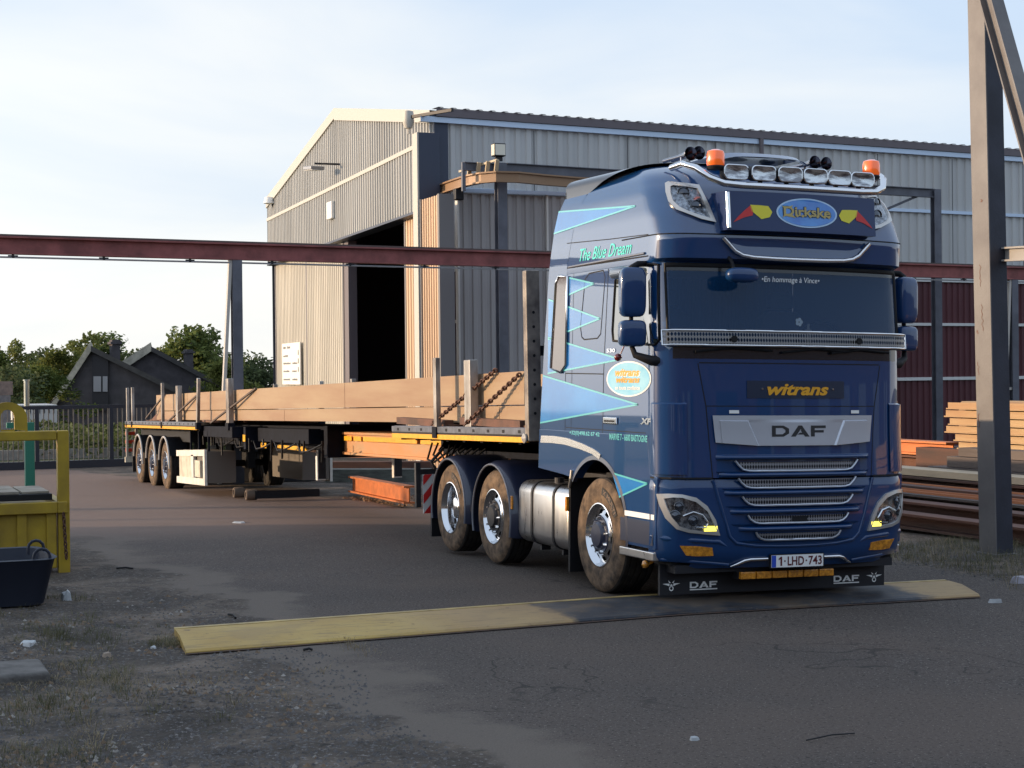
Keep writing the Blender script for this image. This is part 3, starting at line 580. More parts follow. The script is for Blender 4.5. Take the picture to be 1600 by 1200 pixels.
m=MB(); v=[(.73,3.175),(.68,3.125),(.62,3.065),(.55,3.03),(.45,3.015),(.25,3.008)]; v=[(-a,b) for a,b in v]+[(0,3.006)]+v[::-1]
m.tube([front(y,z,.03) for y,z in v],.014,8,flat=1.4); m.build('visor_trim',mat('pale chrome trim',(.75,.74,.75),.22,.9),truck,smooth=60)
m=MB(); m.grid(lambda a,b:(lambda y:front(y,3.02+.145*(b)*(1-(abs(y)/.72)**6*.0)+.13*max(0,(abs(y)-.5)/.22)**1.5*(1-b),.018-.03*b))(-.70+1.4*a),40,6); m.build('visor_scoop',paint,truck,smooth=60)
m=MB(); zz=3.205
m.tube([S(-2.0+4.0*i/60,zz,.001) for i in range(61)],.006,6); m.build('roof_seam',groove,truck)
m=MB(); lb=[(1.0,-1.03,3.80),(1.16,-1.0,3.82),(1.30,-.95,3.77),(1.40,-.87,3.68),(1.45,-.76,3.63),(1.47,-.6,3.62),(1.48,-.3,3.62),(1.485,0,3.62)]; lb=lb+[(x,-y,z) for x,y,z in lb[-2::-1]]
m.tube(lb,.030,12); m.build('light_bar',chrome,truck,smooth=60)
for k in range(6):
    y=-.635+.254*k; z=3.735; x=1.45-.05*(y/.7)**2
    e=empty('spot_lamp',parent=truck)
    def rr(hw_,hh,n=6,rc=.045):
        out=[]
        for cx,cz,a0 in ((hw_-rc,hh-rc,0),(-hw_+rc,hh-rc,90),(-hw_+rc,-hh+rc,180),(hw_-rc,-hh+rc,270)):
            out+=[(cx+rc*math.cos(rad(a0+90*i/n)),cz+rc*math.sin(rad(a0+90*i/n))) for i in range(n+1)]
        return out
    L0=rr(.122,.066); n=len(L0)
    m=MB(); sc=[(.0,1),(.03,1.0),(-.06,.93),(-.11,.6)]
    vs=[(x+dx,y+a*s_,z+b*s_) for dx,s_ in sc[1:] for a,b in L0]; m.add(vs,[(k2*n+i,k2*n+(i+1)%n,(k2+1)*n+(i+1)%n,(k2+1)*n+i) for k2 in range(2) for i in range(n)]+[tuple(2*n+i for i in range(n))]); 
    m.box(x-.05,x-.02,y-.015,y+.015,3.62,z-.05); m.build('lamp_housing',black,e,smooth=40)
    m=MB(); L1=[(a*.93,b*.9) for a,b in L0]; m.add([(x+.034,y+a,z+b) for a,b in L0]+[(x+.036,y+a,z+b) for a,b in L1],[(i,(i+1)%n,n+(i+1)%n,n+i) for i in range(n)]); m.build('lamp_rim',chrome,e)
    m=MB(); 
    m.add([(x+.030,y,z)]+[(x+.034,y+a*.55,z+b*.55) for a,b in L1]+[(x+.037,y+a,z+b) for a,b in L1],[(0,1+i,1+(i+1)%n) for i in range(n)]+[(1+i,1+n+i,1+n+(i+1)%n,1+(i+1)%n) for i in range(n)]); m.build('lamp_lens',mat('spot lamp lens',(.62,.64,.66),.12,.85,coat=1,col2=(.18,.18,.2),vscale=11,lo=.42,hi=.56,stretch=(1,.6,2)),e,smooth=60)
    m=MB(); m.cyl((x+.02,y+.005,3.60),(x+.02,y+.005,3.645),.012,n=8); m.build('lamp_bolt',chrome,e)
for y in (-.80,.77):
    e=empty('beacon',parent=truck); zb0=3.775
    m=MB(); m.lathe([(.0,0),(.07,0),(.078,.02),(.07,.035)],(1.37,y,zb0-.02),(0,0,1),24); m.build('beacon_base',black,e)
    m=MB(); m.lathe([(.072,0),(.078,.02),(.076,.10),(.068,.125),(.03,.14),(0,.142)],(1.37,y,zb0+.012),(0,0,1),24); m.build('beacon_lens',orange,e,smooth=40)
for (y,x1,x0,z) in ((-.93,1.14,.60,3.905),(-.80,1.05,.55,3.93),(.44,.95,.5,3.93),(.56,.95,.5,3.925)):
    m=MB(); m.lathe([(.0,.02),(.018,.0),(.018,.25),(.024,.36),(.040,.44),(.062,.475),(.060,.48),(.035,.43),(.0,.30)],(x1-.48,y,z),(1,.03,0.02),18); m.cyl((x1-.15,y,z-.06),(x1-.15,y,z),.01,n=6); m.build('air_horn',mat('horn chrome',(.25,.25,.28),.15,1),truck,smooth=40)
m=MB(); m.grid(lambda a,b:Vector((.25+.85*a-.1*a*((b-.5)*2)**2,-.52+.86*b,3.955+.045*math.sin(PI*min(1,a*1.2+.15)/1.0*.8)*(1-((b-.5)*2)**8)-.05*(a>.9))),12,16); m.build('roof_hatch',paint,truck,smooth=60)
# ---- mirrors
def rbox(m,c,sz,rot=0,p=4,n=12):
    c=Vector(c); R=Matrix.Rotation(rot,3,'Z')
    def f(a,b):
        th=PI*(b-.5); ph=2*PI*a
        f1=lambda v:math.copysign(abs(v)**(2/p),v)
        return c+R@Vector((sz[0]*f1(math.cos(th))*f1(math.cos(ph)),sz[1]*f1(math.cos(th))*f1(math.sin(ph)),sz[2]*f1(math.sin(th))))
    m.grid(f,2*n,n); return m
for sg in (1,-1):
    e=empty('mirror_assembly',parent=truck)
    y=-sg*1.40
    m=MB(); rbox(m,(1.00,y,2.71),(.075,.115,.215),-sg*.25,5); m.build('mirror_housing',paint_lo,e,smooth=50)
    m=MB(); rbox(m,(1.00,y,2.355),(.075,.118,.115),-sg*.25,5); m.build('mirror_housing',paint_lo,e,smooth=50)
    m=MB(); m.box(.925,.93,y-.09,y+.09,2.53,2.89); m.build('mirror_glass',glassr,e)
    for P_,r_ in (([(.98,y,2.45),(.98,y,2.52)],.02),([(.98,y,2.92),(.99,y+sg*.06,2.955),(.92,-sg*1.24,2.965)],.028),([(.99,y,2.25),(1.02,y+sg*.02,2.17),(1.10,-sg*1.26,2.12),(1.12,-sg*1.16,2.12)],[.022,.03,.045,.05])):
        m=MB(); m.tube(P_,r_,8); m.build('mirror_arm',black,e,smooth=60)
    m=MB(); rbox(m,(.62,-sg*1.33,2.90),(.17,.06,.055),0,3); m.build('kerb_mirror',mat('grey blue mirror shell',(.05,.075,.12),.3,.3,coat=1),e,smooth=60)
m=MB(); m.lathe([(0,-.035),(.025,-.026),(.036,0),(.025,.026),(0,.035)],(.85,-1.46,2.15),(0,0,1),16); m.cyl((.86,-1.44,2.18),(.9,-1.42,2.26),.006,n=6); m.build('red_ball_ornament',mat('dark red ball',(.12,.008,.006),.15,coat=1),truck,smooth=60)
m=MB(); rbox(m,(1.52,-.62,2.85),(.07,.15,.065),.0,3); m.build('front_mirror',paint_lo,truck,smooth=50)
m=MB(); m.tube([(1.46,-.66,2.88),(1.42,-.66,2.96),(1.36,-.66,3.01)],.016,8); m.build('front_mirror_arm',black,truck,smooth=60)
# vertical corner deflector ridges
for sg in (1,-1):
    m=MB(); m.grid(lambda a,b:S(sg*(1.02+.34*a),1.15+.60*b,.014+.016*math.sin(PI*min(1,max(0,a)))),12,8); 
    m.grid(lambda a,b:S(sg*(1.02+.34*a),1.75+.012*b,(.014+.016*math.sin(PI*a))*(1-b)),12,1); m.build('corner_flap',paint,truck,smooth=40)
# ---- fuel tank
m=MB(); 
def rrect(hy,hz,rc,n=5):
    out=[]
    for cy,cz,a0 in ((hy-rc,hz-rc,0),(-hy+rc,hz-rc,90),(-hy+rc,-hz+rc,180),(hy-rc,-hz+rc,270)):
        out+=[(cy+rc*math.cos(rad(a0+90*i/n)),cz+rc*math.sin(rad(a0+90*i/n))) for i in range(n+1)]
    return out
def tank(x0,x1,y0,y1,z0,z1,sgn,nm):
    e=empty(nm,parent=truck); L=rrect((y1-y0)/2,(z1-z0)/2,.12); cy,cz=(y0+y1)/2,(z0+z1)/2; n=len(L)
    m=MB(); xs=[(x0,.9),(x0+.02,.97),(x0+.05,1),(x1-.05,1),(x1-.02,.97),(x1,.9)]
    m.add([(x,cy+a*k,cz+b*k) for x,k in xs for a,b in L],[(j*n+i,j*n+(i+1)%n,(j+1)*n+(i+1)%n,(j+1)*n+i) for j in range(5) for i in range(n)]+[tuple(range(n)),tuple(5*n+i for i in range(n))]); m.build('tank_shell',alu,e,smooth=35)
    for fx in (.30,.72):
        x=x0+(x1-x0)*fx; m=MB(); m.add([(x+d,cy+a*k,cz+b*k) for d,k in ((-.02,1.0),(-.02,1.03),(.02,1.03),(.02,1.0)) for a,b in L],[(j*n+i,j*n+(i+1)%n,(j+1)*n+(i+1)%n,(j+1)*n+i) for j in range(3) for i in range(n)]); m.build('tank_strap',dark,e,smooth=35)
        m=MB(); m.box(x-.02,x+.02,cy-.2,cy-.1,z0-.06,z0); m.build('strap_bolt',dark,e)
    m=MB(); m.cyl((x0+.62,cy-.1,z1-.01),(x0+.62,cy-.1,z1+.05),.05,n=16); m.build('filler_cap',dark,e)
tank(-2.02,-.72,-1.22,-.62,.30,.93,1,'fuel_tank'); tank(-2.02,-.72,.62,1.22,.30,.93,-1,'fuel_tank')
for sg in (1,-1):
    m=MB(); m.box(-.70,-.66,*sorted((-sg*1.23,-sg*.85)),.12,1.02); m.build('front_wheel_flap',black,truck)
    m=MB(); m.box(-.72,-.68,*sorted((-sg*1.262,-sg*1.235)),.70,.84); m.build('marker_light',amber,truck,bevel=.006)
    m=MB(); m.tube([(-.66,-sg*1.24,.93),(-.60,-sg*1.25,1.02),(-.58,-sg*1.25,1.10)],.018,8); m.build('flap_stay',alu,truck)
# ---- wheels
def hole_disc(m,o,ax,r0,r1,h0,h1,nh=10):
    a=ax.orthogonal().normalized(); b=ax.cross(a); n=nh*8; rs=[r0,r0+(r1-r0)*.2,r0+(r1-r0)*.8,r1]
    vs=[];fs=[]
    for i,r in enumerate(rs):
        h=h0+(h1-h0)*(r-r0)/(r1-r0)
        for j in range(n): t_=2*PI*j/n; vs.append(o+ax*h+(a*math.cos(t_)+b*math.sin(t_))*r)
    for i in range(3):
        for j in range(n):
            if i==1 and j%8 in (2,3,4,5): continue
            fs.append((i*n+j,i*n+(j+1)%n,(i+1)*n+(j+1)%n,(i+1)*n+j))
    m.add(vs,fs)
WM={}
def wheel_meshes(kind,R,W):
    key=(kind,R,W)
    if key in WM: return WM[key]
    O=Vector((0,0,0)); ax=Vector((0,-1,0))     # axis points outward; d inward = negative height
    m=MB(); m.cur=0
    sw=[(.288,-.03),(.292,-.012),(.305,-.004),(.345,.006),(R-.13,.008),(R-.09,.0),(R-.075,.004),(R-.03,-.012),(R-.012,-.03)]
    m.lathe(sw,O,ax,56); m.cur=1
    tp=[(R-.012,-.03),(R,-.045)]; d=.045
    for g in (.24,.42,.60,.78):
        c=W*g; tp+=[(R,-(c-.008)),(R-.014,-(c-.005)),(R-.014,-(c+.005)),(R,-(c+.008))]
    tp+=[(R,-(W-.045)),(R-.03,-(W-.012)),(R-.13,-W),(.30,-W)]
    m.lathe(tp,O,ax,56)
    ty=m.build('tyre',[rubber,tread],smooth=35)
    m=MB(); m.cur=0
    rimp=[(.300,-.012),(.296,.002),(.287,.004),(.281,-.004),(.276,-.02),(.262,-.035)]
    if kind=='drive':
        m.lathe(rimp+[(.255,-.07),(.250,-.15)],O,ax,56); hole_disc(m,O,ax,.180,.250,-.155,-.15); m.lathe([(.18,-.155),(.155,-.15),(.125,-.145),(.12,-.06),(.10,-.05),(0,-.048)],O,ax,40); dn=-.15
    else:
        m.lathe(rimp+[(.250,-.055)],O,ax,56); hole_disc(m,O,ax,.185,.250,-.022,-.055); m.lathe([(.185,-.022),(.178,-.015)],O,ax,40); dn=-.012
    rim=m.build('rim',chrome,smooth=35)
    m=MB(); m.lathe([(.178,dn-.005),(.172,dn+.006),(.130,dn+.01),(.122,dn+.03),(.105,dn+.045),(.0,dn+.05)] if kind!='drive' else [(.178,dn+.0),(.14,dn+.006),(.125,dn+.01)],O,ax,40)
    a=ax.orthogonal().normalized(); b=ax.cross(a); m.cur=1
    for k in range(10):
        t_=2*PI*k/10; p=(a*math.cos(t_)+b*math.sin(t_))*.155
        m.cyl(p+ax*(dn),p+ax*(dn+.038),.017,.012,8)
    hub=m.build('hub',[navyplast if kind=='front' else dark,chrome],smooth=35)
    m=MB(); m.lathe([(.27,-.10),(.27,-.20),(.0,-.20)] if kind!='drive' else [(.262,-.20),(.0,-.20)],O,ax,30); m.lathe([(.30,-W),(.27,-W+.02),(.27,-.2)],O,ax,30)
    back=m.build('inner_drum',dark)
    for o in (ty,rim,hub,back): C.objects.unlink(o)
    WM[key]=(ty,rim,hub,back); return WM[key]
def wheel(parent,x,y,z,kind,R,W,sg=1,steer=0,name='wheel',letter=None):
    e=empty(name,(x,-sg*abs(y),z),(0,0 if letter is not None else random.random()*6,steer+(0 if sg==1 else PI)),parent)
    e.rotation_mode='XYZ'
    for o in wheel_meshes(kind,R,W):
        c=bpy.data.objects.new(o.name.split('.')[0],o.data); C.objects.link(c); c.parent=e
    if letter is not None:
        fn=lambda a,r_,o:Vector((r_*math.cos(rad(a)),-o,r_*math.sin(rad(a))))
        m=MB(); m.grid(lambda a,b:fn(80-52*a,R-.150+.068*b,.0095),24,1); m.build('tyre_patch',mat('clean tyre patch',(.012,.011,.011),.7),e)
        m=MB(); put_text(m,'X MULTI',lambda u,v:fn(u,v,.0108),76,32,R-.138,R-.094,.02); m.build('tyre_lettering',mat('dusty raised letters',(.16,.11,.08),.8),e)
    return e
random.seed(3)
for sg in (1,-1):
    wheel(truck,0,1.235,.53,'front',.53,.36,sg,.0,letter=1)
    wheel(truck,-2.65,1.24,.50,'mid',.50,.31,sg)
    wheel(truck,-4.0,1.24,.50,'drive',.50,.31,sg,letter=1)
    for cx,a0,a1 in ((-2.65,-18,200),(-4.0,-14,196)):
        m=MB(); R_=.575
        def fe(a,b,R_=R_):
            an=rad(a0+(a1-a0)*a); prof_=[(R_-.03,1.262),(R_-.005,1.262),(R_+.005,1.245),(R_+.025,1.19),(R_+.03,1.1),(R_+.03,.62)]
            k=b*5; i=min(4,int(k)); t_=k-i; r_=prof_[i][0]+(prof_[i+1][0]-prof_[i][0])*t_; yy=prof_[i][1]+(prof_[i+1][1]-prof_[i][1])*t_
            q=1
            return Vector((cx+r_*math.cos(an),-sg*yy,.50+r_*math.sin(an)*(1.0 if math.sin(an)>0 else 1)))
        m.grid(fe,30,10); m.build('fender',mat('fender navy',(.02,.026,.055),.32,0,coat=.6),truck,smooth=50)
        m=MB(); m.tube([Vector((cx+(R_-.018)*math.cos(rad(a0+(a1-a0)*i/30)),-sg*1.265,.50+(R_-.018)*math.sin(rad(a0+(a1-a0)*i/30)))) for i in range(31)],.012,6); m.build('fender_edge',mat('grey fender edge',(.14,.15,.18),.35),truck,smooth=60)
    m=MB(); m.box(-4.64,-4.60,*sorted((-sg*1.25,-sg*.7)),.12,.62); m.build('rear_mud_flap',black,truck)
    m=MB(); m.box(-2.10,-2.06,*sorted((-sg*1.268,-sg*1.25)),.62,.76); m.build('marker_light',amber,truck,bevel=.005)
# ================================================================ TRAILER
A_T=.0195
trailer=empty('flatbed_trailer',(0,0,A_T*1.6),(0,-A_T,0))
tag(trailer,'long extendable flatbed trailer with yellow edge strips and bare steel stakes','trailer')
tz=lambda x,zw: zw-A_T*(x+1.6)          # world height -> trailer height
deckm=mat('black deck frame',(.008,.010,.018),.75,0,.12,var=.4,vscale=5)
greyst=mat('bare grey stake steel',(.42,.40,.37),.45,.6,col2=(.16,.13,.11),vscale=5,stretch=(1,1,.4),bump=.15)
wood=mat('weathered timber',(.20,.14,.09),.85,col2=(.09,.065,.045),vscale=10,stretch=(.2,2,2),bump=.4)
oxor=mat('orange inner beam paint',(.62,.24,.07),.5,0,col2=(.46,.27,.13),vscale=2.2,stretch=(.5,1,2),bump=.1)
cream=mat('cream side guard paint',(.62,.58,.47),.45,0,col2=(.42,.37,.28),vscale=5,lo=.3,hi=.6)
def deck(x0,x1,zt,nm,holes_=True):
    m=MB(); m.box(x0,x1,-1.24,1.24,zt-.06,zt-.01); m.build(nm,wood,trailer)
    for sg in (1,-1):
        y0,y1=sorted((-sg*1.27,-sg*1.235))
        m=MB(); m.box(x0,x1,y0,y1,zt-.07,zt); m.box(x0,x1,*sorted((-sg*1.235,-sg*1.15)),zt-.008,zt+.004)
        m.build('edge_rail',mat('grey edge rail',(.13,.14,.17),.45,.3,var=.4,vscale=9),trailer,bevel=.004)
        m=MB(); m.box(x0,x1,y0,y1,zt-.145,zt-.09); m.build('reflective_strip',yel,trailer)
        m=MB(); m.box(x0,x1,*sorted((-sg*1.262,-sg*1.24)),zt-.09,zt-.07)
        k=x0+.25
        while k<x1: m.box(k-.03,k+.03,*sorted((-sg*1.274,-sg*1.2705)),zt-.052,zt-.02); k+=.44
        m.build('lashing_slots',black,trailer)
    m=MB()
    k=x0+.2
    while k<x1: m.box(k-.04,k+.04,-1.2,1.2,zt-.17,zt-.06); k+=.55
    for y in (-.55,.55): m.box(x0,x1,y-.07,y+.07,zt-.30,zt-.06)
    m.build('cross_members',deckm,trailer)
deck(-5.98,-1.60,1.47,'neck_deck'); deck(-26.7,-18.12,1.475,'rear_deck')
m=MB(); m.box(-5.9,-2.4,-.62,.62,1.10,1.30); m.prism([(-6.2,1.32),(-5.4,1.12),(-5.4,1.3),(-6.2,1.38)],lambda x,z:(x,-.6,z),lambda x,z:(x,.6,z)); m.build('gooseneck',deckm,trailer)
# inner telescopic beam and outer sleeve
bz=lambda x,zw: tz(x,zw)
m=MB(); m.box(-13.5,-3.2,-.34,.30,1.00,1.31); m.box(-13.5,-3.2,-.38,.34,1.29,1.33); m.box(-13.5,-3.2,-.38,.34,.98,1.02); m.build('telescopic_beam',oxor,trailer,bevel=.006)
m=MB()
for a,b in ((-10.6,-10.2),(-10.1,-7.6),(-7.45,-6.2),(-11.1,-10.7)): m.box(a,b,-.392,-.382,1.20,1.27)
m.build('beam_reflector',yel,trailer)
m=MB(); m.box(-26.2,-11.3,-.52,.52,1.03,1.38); m.box(-26.2,-11.25,-.60,.60,1.36,1.42); m.box(-11.45,-11.25,-.62,.62,.93,1.43); m.build('outer_beam',deckm,trailer,bevel=.01)
m=MB(); m.box(-18.1,-15.6,-1.15,-.55,1.20,1.40); m.box(-15.1,-11.7,-.80,-.50,1.14,1.38); m.box(-15.35,-15.2,-1.0,-.5,1.0,1.40); m.build('outrigger_frame',deckm,trailer,bevel=.01)
m=MB(); m.box(-15.36,-15.18,-1.012,-1.001,1.14,1.26); m.build('hazard_strip',yel,trailer); m=MB(); m.box(-14.9,-14.5,-.80,-.79,1.03,1.12); m.build('hazard_strip',yel,trailer); m=MB(); m.prism([(-13.7,1.10),(-12.0,1.10),(-11.75,1.02),(-13.7,1.05)],lambda x,z:(x,-.80,z),lambda x,z:(x,-.78,z)); m.build('hazard_strip',yel,trailer)
# air lines, valves, hangers below the frame
random.seed(5)
m=MB()
for k in range(16):
    x=random.uniform(-19,-10.5); y=random.uniform(-1.1,-.6); L=random.uniform(.1,.35); m=MB(); m.tube([(x,y,1.2),(x+random.uniform(-.05,.05),y,1.2-L)],.018,6); m.build('hanger_pin',black,trailer,smooth=60)
for k in range(5):
    x=-18+k*1.5; m=MB(); m.tube([(x,-.9,1.15),(x+.4,-.95,1.02),(x+.9,-.95,1.05),(x+1.4,-.9,1.15)],.014,6); m.build('air_line',black,trailer,smooth=60)
for k in range(6):
    x=-5.8+k*.22; m=MB(); m.tube([(x,-.8,1.25),(x+.1,-.9,1.05+.06*(k%3)),(x+.35,-.9,1.02),(x+.5,-.7,1.2)],.014,6); m.build('air_line',black,trailer,smooth=60)
# low skid box (pallet / spare carrier) and small wheels
q0,q1=pZ(322,752,-.33),pZ(486,750,-.30); dq=(q1-q0).normalized(); nq=Vector((dq.y,-dq.x,0)); nq=-nq if nq.dot(fw)<0 else nq; m=MB(); hb=[q0,q1,q1+nq*.8,q0+nq*.8]; m.add([p+Vector((0,0,-.03)) for p in hb]+[Vector((p.x,p.y,p.z+.40)) for p in hb],[(0,1,2,3),(4,5,6,7)]+[(i,(i+1)%4,4+(i+1)%4,4+i) for i in range(4)]); tag(m.build('ballast_block',mat('dark grey block',(.030,.032,.040),.6,.1,var=.3),bevel=.02),'low dark grey block on the road seen under the trailer','block')
for x in (-16.9,-15.9):
    m=MB(); zc=tz(x,gz(x)+.11); m.lathe([(.0,-.05),(.05,-.05),(.06,-.07),(.085,-.07),(.10,-.05),(.10,.12),(.07,.15),(0,.15)],(x,-.78,zc),(0,1,0),20); m.build('support_wheel',mat('tan rubber',(.12,.085,.06),.8),trailer,smooth=40)
m=MB(); m.box(-15.9,-15.8,-.70,.5,tz(-16,gz(-16)+.04),tz(-16,gz(-16)+.18)); m.build('support_axle',black,trailer)
for y in (-1.05,1.05):
    m=MB(); x=-11.6; m.box(x-.06,x+.06,y*.6-.06,y*.6+.06,tz(x,.40),1.05); m.build('landing_leg',dark,trailer)
    m=MB(); m.box(x-.05,x+.05,y*.6-.075,y*.6+.06,tz(x,.38),tz(x,.76)); m.build('leg_sleeve',mat('white leg sleeve',(.66,.64,.6),.5),trailer)
# cream toolbox / side guard near the wheels
for sg in (1,-1):
    e=empty('side_guard',parent=trailer)
    Y0=-sg*1.25; zb=lambda v:tz(-19,v)
    x0,x1=-20.35,-17.55
    m=MB(); f=lambda x,z:(x,Y0,zb(z)); g=lambda x,z:(x,Y0+sg*.05,zb(z))
    m.prism([(x0,.44),(x1,.50),(x1,.62),(x0,.56)],f,g); m.prism([(x0,-.10),(x1,-.06),(x1,.07),(x0,.03)],f,g); m.prism([(x1-.16,.07),(x1,.07),(x1,.5),(x1-.16,.5)],f,g); m.prism([(-18.85,.05),(-18.62,.05),(-18.62,.5),(-18.85,.5)],f,g); m.build('guard_frame',mat('white guard paint',(.72,.69,.62),.45,var=.15),e)
    m=MB(); m.prism([(x0+.25,.03),(-18.85,.05),(-18.85,.52),(x0+.25,.50)],lambda x,z:(x,Y0+sg*.012,zb(z)),lambda x,z:(x,Y0+sg*.06,zb(z))); m.prism([(-18.55,.08),(-18.05,.08),(-18.05,.40),(-18.55,.40)],lambda x,z:(x,Y0+sg*.012,zb(z)),lambda x,z:(x,Y0+sg*.06,zb(z))); m.build('guard_panel',cream,e)
    m=MB(); m.box(x0+.4,x1,*sorted((Y0+sg*.07,Y0+sg*.6)),zb(-.02),zb(.58)); m.build('tool_box',mat('dull brown box',(.13,.11,.09),.6),e)  # tool box in dull brown behind the guard frame
    for x in (-19.4,-18.6,-17.7):
        m=MB(); m.box(x-.02,x+.02,*sorted((Y0+sg*.1,Y0+sg*.14)),zb(.55),1.3); m.build('guard_hanger',deckm,e)
# axles
for sg in (1,-1):
    for k,x in enumerate((-21.6,-23.2,-24.85)):
        wheel(trailer,x,1.25,tz(x,gz(x)+.49),'front',.52,.36,sg,A_T*0)
        m=MB(); cz=tz(x,gz(x)+.49)
        m.grid(lambda a,b:Vector((x+(.60-.0*b)*math.cos(rad(20+140*a)),-sg*(1.27-.4*b),cz+.60*math.sin(rad(20+140*a)))),18,2); m.build('fender',black,trailer,smooth=50)
        m=MB(); m.tube([Vector((x+.60*math.cos(rad(-5+175*i/20)),-sg*1.275,cz+.60*math.sin(rad(-5+175*i/20)))) for i in range(21)],.022,6); m.build('fender_edge',mat('pale fender edge',(.5,.48,.45),.5),trailer,smooth=60)
m=MB()
for x in (-21.6,-23.2,-24.85): cz=tz(x,gz(x)+.49); m.cyl((x,-1,cz),(x,1,cz),.07,n=12); m.box(x-.25,x+.35,-.6,-.45,cz-.1,1.05); m.box(x-.25,x+.35,.45,.6,cz-.1,1.05)
m.box(-26.2,-20.2,-.95,.95,1.05,1.30); m.build('axles',black,trailer)
# tail: light bar, flaps, posts
m=MB(); xt=-26.7; m.box(xt-.1,xt,-1.27,1.27,tz(xt,.0),tz(xt,.13)); m.build('tail_bumper',cream,trailer)
for y in (-1.22,-1.0):
    m=MB(); m.box(xt-.06,xt,y-.025,y+.025,tz(xt,.13),tz(xt,.8)); m.build('tail_post',mat('pale post',(.5,.45,.38),.5),trailer)
m=MB(); m.box(-25.75,-25.7,-1.26,-.85,tz(xt,-.2),tz(xt,.5)); m.build('rear_flap',black,trailer)
for z in (.25,.45,.65):
    m=MB(); m.box(xt-.12,xt-.06,-1.25,-1.0,tz(xt,z),tz(xt,z+.08)); m.build('tail_lamp',mat('tail lamp red',(.5,.05,.02),.3),trailer)
# headboard
for y0,y1 in ((-1.28,-1.13),(1.13,1.28)):
    m=MB(); m.box(-1.60,-1.50,y0,y1,1.34,3.06); m.build('headboard_post',mat('grey brown post',(.30,.26,.22),.5,.3,col2=(.12,.10,.09),vscale=4,bump=.1),trailer,bevel=.012)
    for k in range(8):
        m=MB(); z=1.62+.145*k*1.0; m.lathe([(.0,.0),(.016,.0)],(-1.497,(y0+y1)/2,z),(1,0,0),10); m.build('post_hole',black,trailer)
m=MB(); m.box(-1.57,-1.50,-1.12,1.12,1.44,1.62); m.box(-1.57,-1.50,-1.12,1.12,2.2,2.3); m.build('headboard_rail',deckm,trailer)
m=MB(); m.lathe([(0,0),(.045,0),(.05,.02),(.0,.05)],(-1.60+.03,-1.285,1.37),(0,-1,0),16); m.build('clearance_lamp',mat('grey lamp',(.4,.38,.36),.3),trailer,smooth=40)
# stakes
def stake(x,y,h,w_=.10,lean=0,y2=0,d=.09):
    m=MB(); m.bar((x,y,1.44),(x+lean,y+y2,1.44+h),d,w_,(1,0,0)); m.build('stake',greyst,trailer,bevel=.008)
    m=MB(); m.bar((x,y,1.34),(x,y,1.47),d+.03,w_+.04,(1,0,0)); m.build('stake_pocket',deckm,trailer)
for x,y,h,l in ((-26.5,-1.23,.83,0),(-25.7,-1.24,.83,0),(-21.85,-1.24,.86,0),(-18.15,-1.24,.88,.12),(-4.35,-1.24,.83,0)): stake(x,y,h,.10,l,d=.06)
for x,h in ((-20.7,.78),(-15.9,.83),(-3.55,.78)): stake(x,-1.115,h,.20,d=.10)
for x,h in ((-26.2,.8),(-21.8,.8),(-18.1,.8),(-15.9,.8),(-4.3,.8),(-3.2,.7)): stake(x,1.2,h,.10)
# warning board behind the tractor wheels
m=MB(); P_=[(-5.22,.42),(-4.66,.46),(-4.66,.90),(-5.22,.86)]
wb=empty('warning_board',parent=trailer)
m.box(-4.80,-4.78,-1.28,-.86,tz(-4.8,.38),tz(-4.8,.84)); m.build('board',mat('board white',(.6,.58,.56),.5),wb)
m=MB(); z0,z1=tz(-4.8,.38),tz(-4.8,.84); X=-4.775
for k in range(-3,5):
    pts=[]; a=-1.28+k*.19
    # diagonal stripes clipped to the board
    p=[(a,z0),(a+.095,z0),(a+.095+.40,z1),(a+.40,z1)]
    lo,hi=-1.28,-.86
    def clip(poly,val,keep):
        out=[]
        for i in range(len(poly)):
            q,r_=poly[i-1],poly[i]; qi=(q[0]-val)*keep>=0; ri=(r_[0]-val)*keep>=0
            if qi!=ri: t_=(val-q[0])/(r_[0]-q[0]); out.append((val,q[1]+(r_[1]-q[1])*t_))
            if ri: out.append(r_)
        return out
    p=clip(p,lo,1); p=clip(p,hi,-1) if len(p)>2 else p
    if len(p)>2: m.add([(X,y,z) for y,z in p],[tuple(range(len(p)))])
m.build('red_stripes',red,wb)
m=MB(); m.box(-4.86,-4.80,-1.36,-1.30,tz(-4.8,.45),tz(-4.8,.98)); m.box(-4.88,-4.82,-1.3,-.8,tz(-4.8,.84),tz(-4.8,.90)); m.tube([(-4.84,-1.1,tz(-4.8,.9)),(-4.84,-1.15,1.05),(-4.84,-1.0,1.2)],.02,6); m.build('board_bracket',dark,wb)
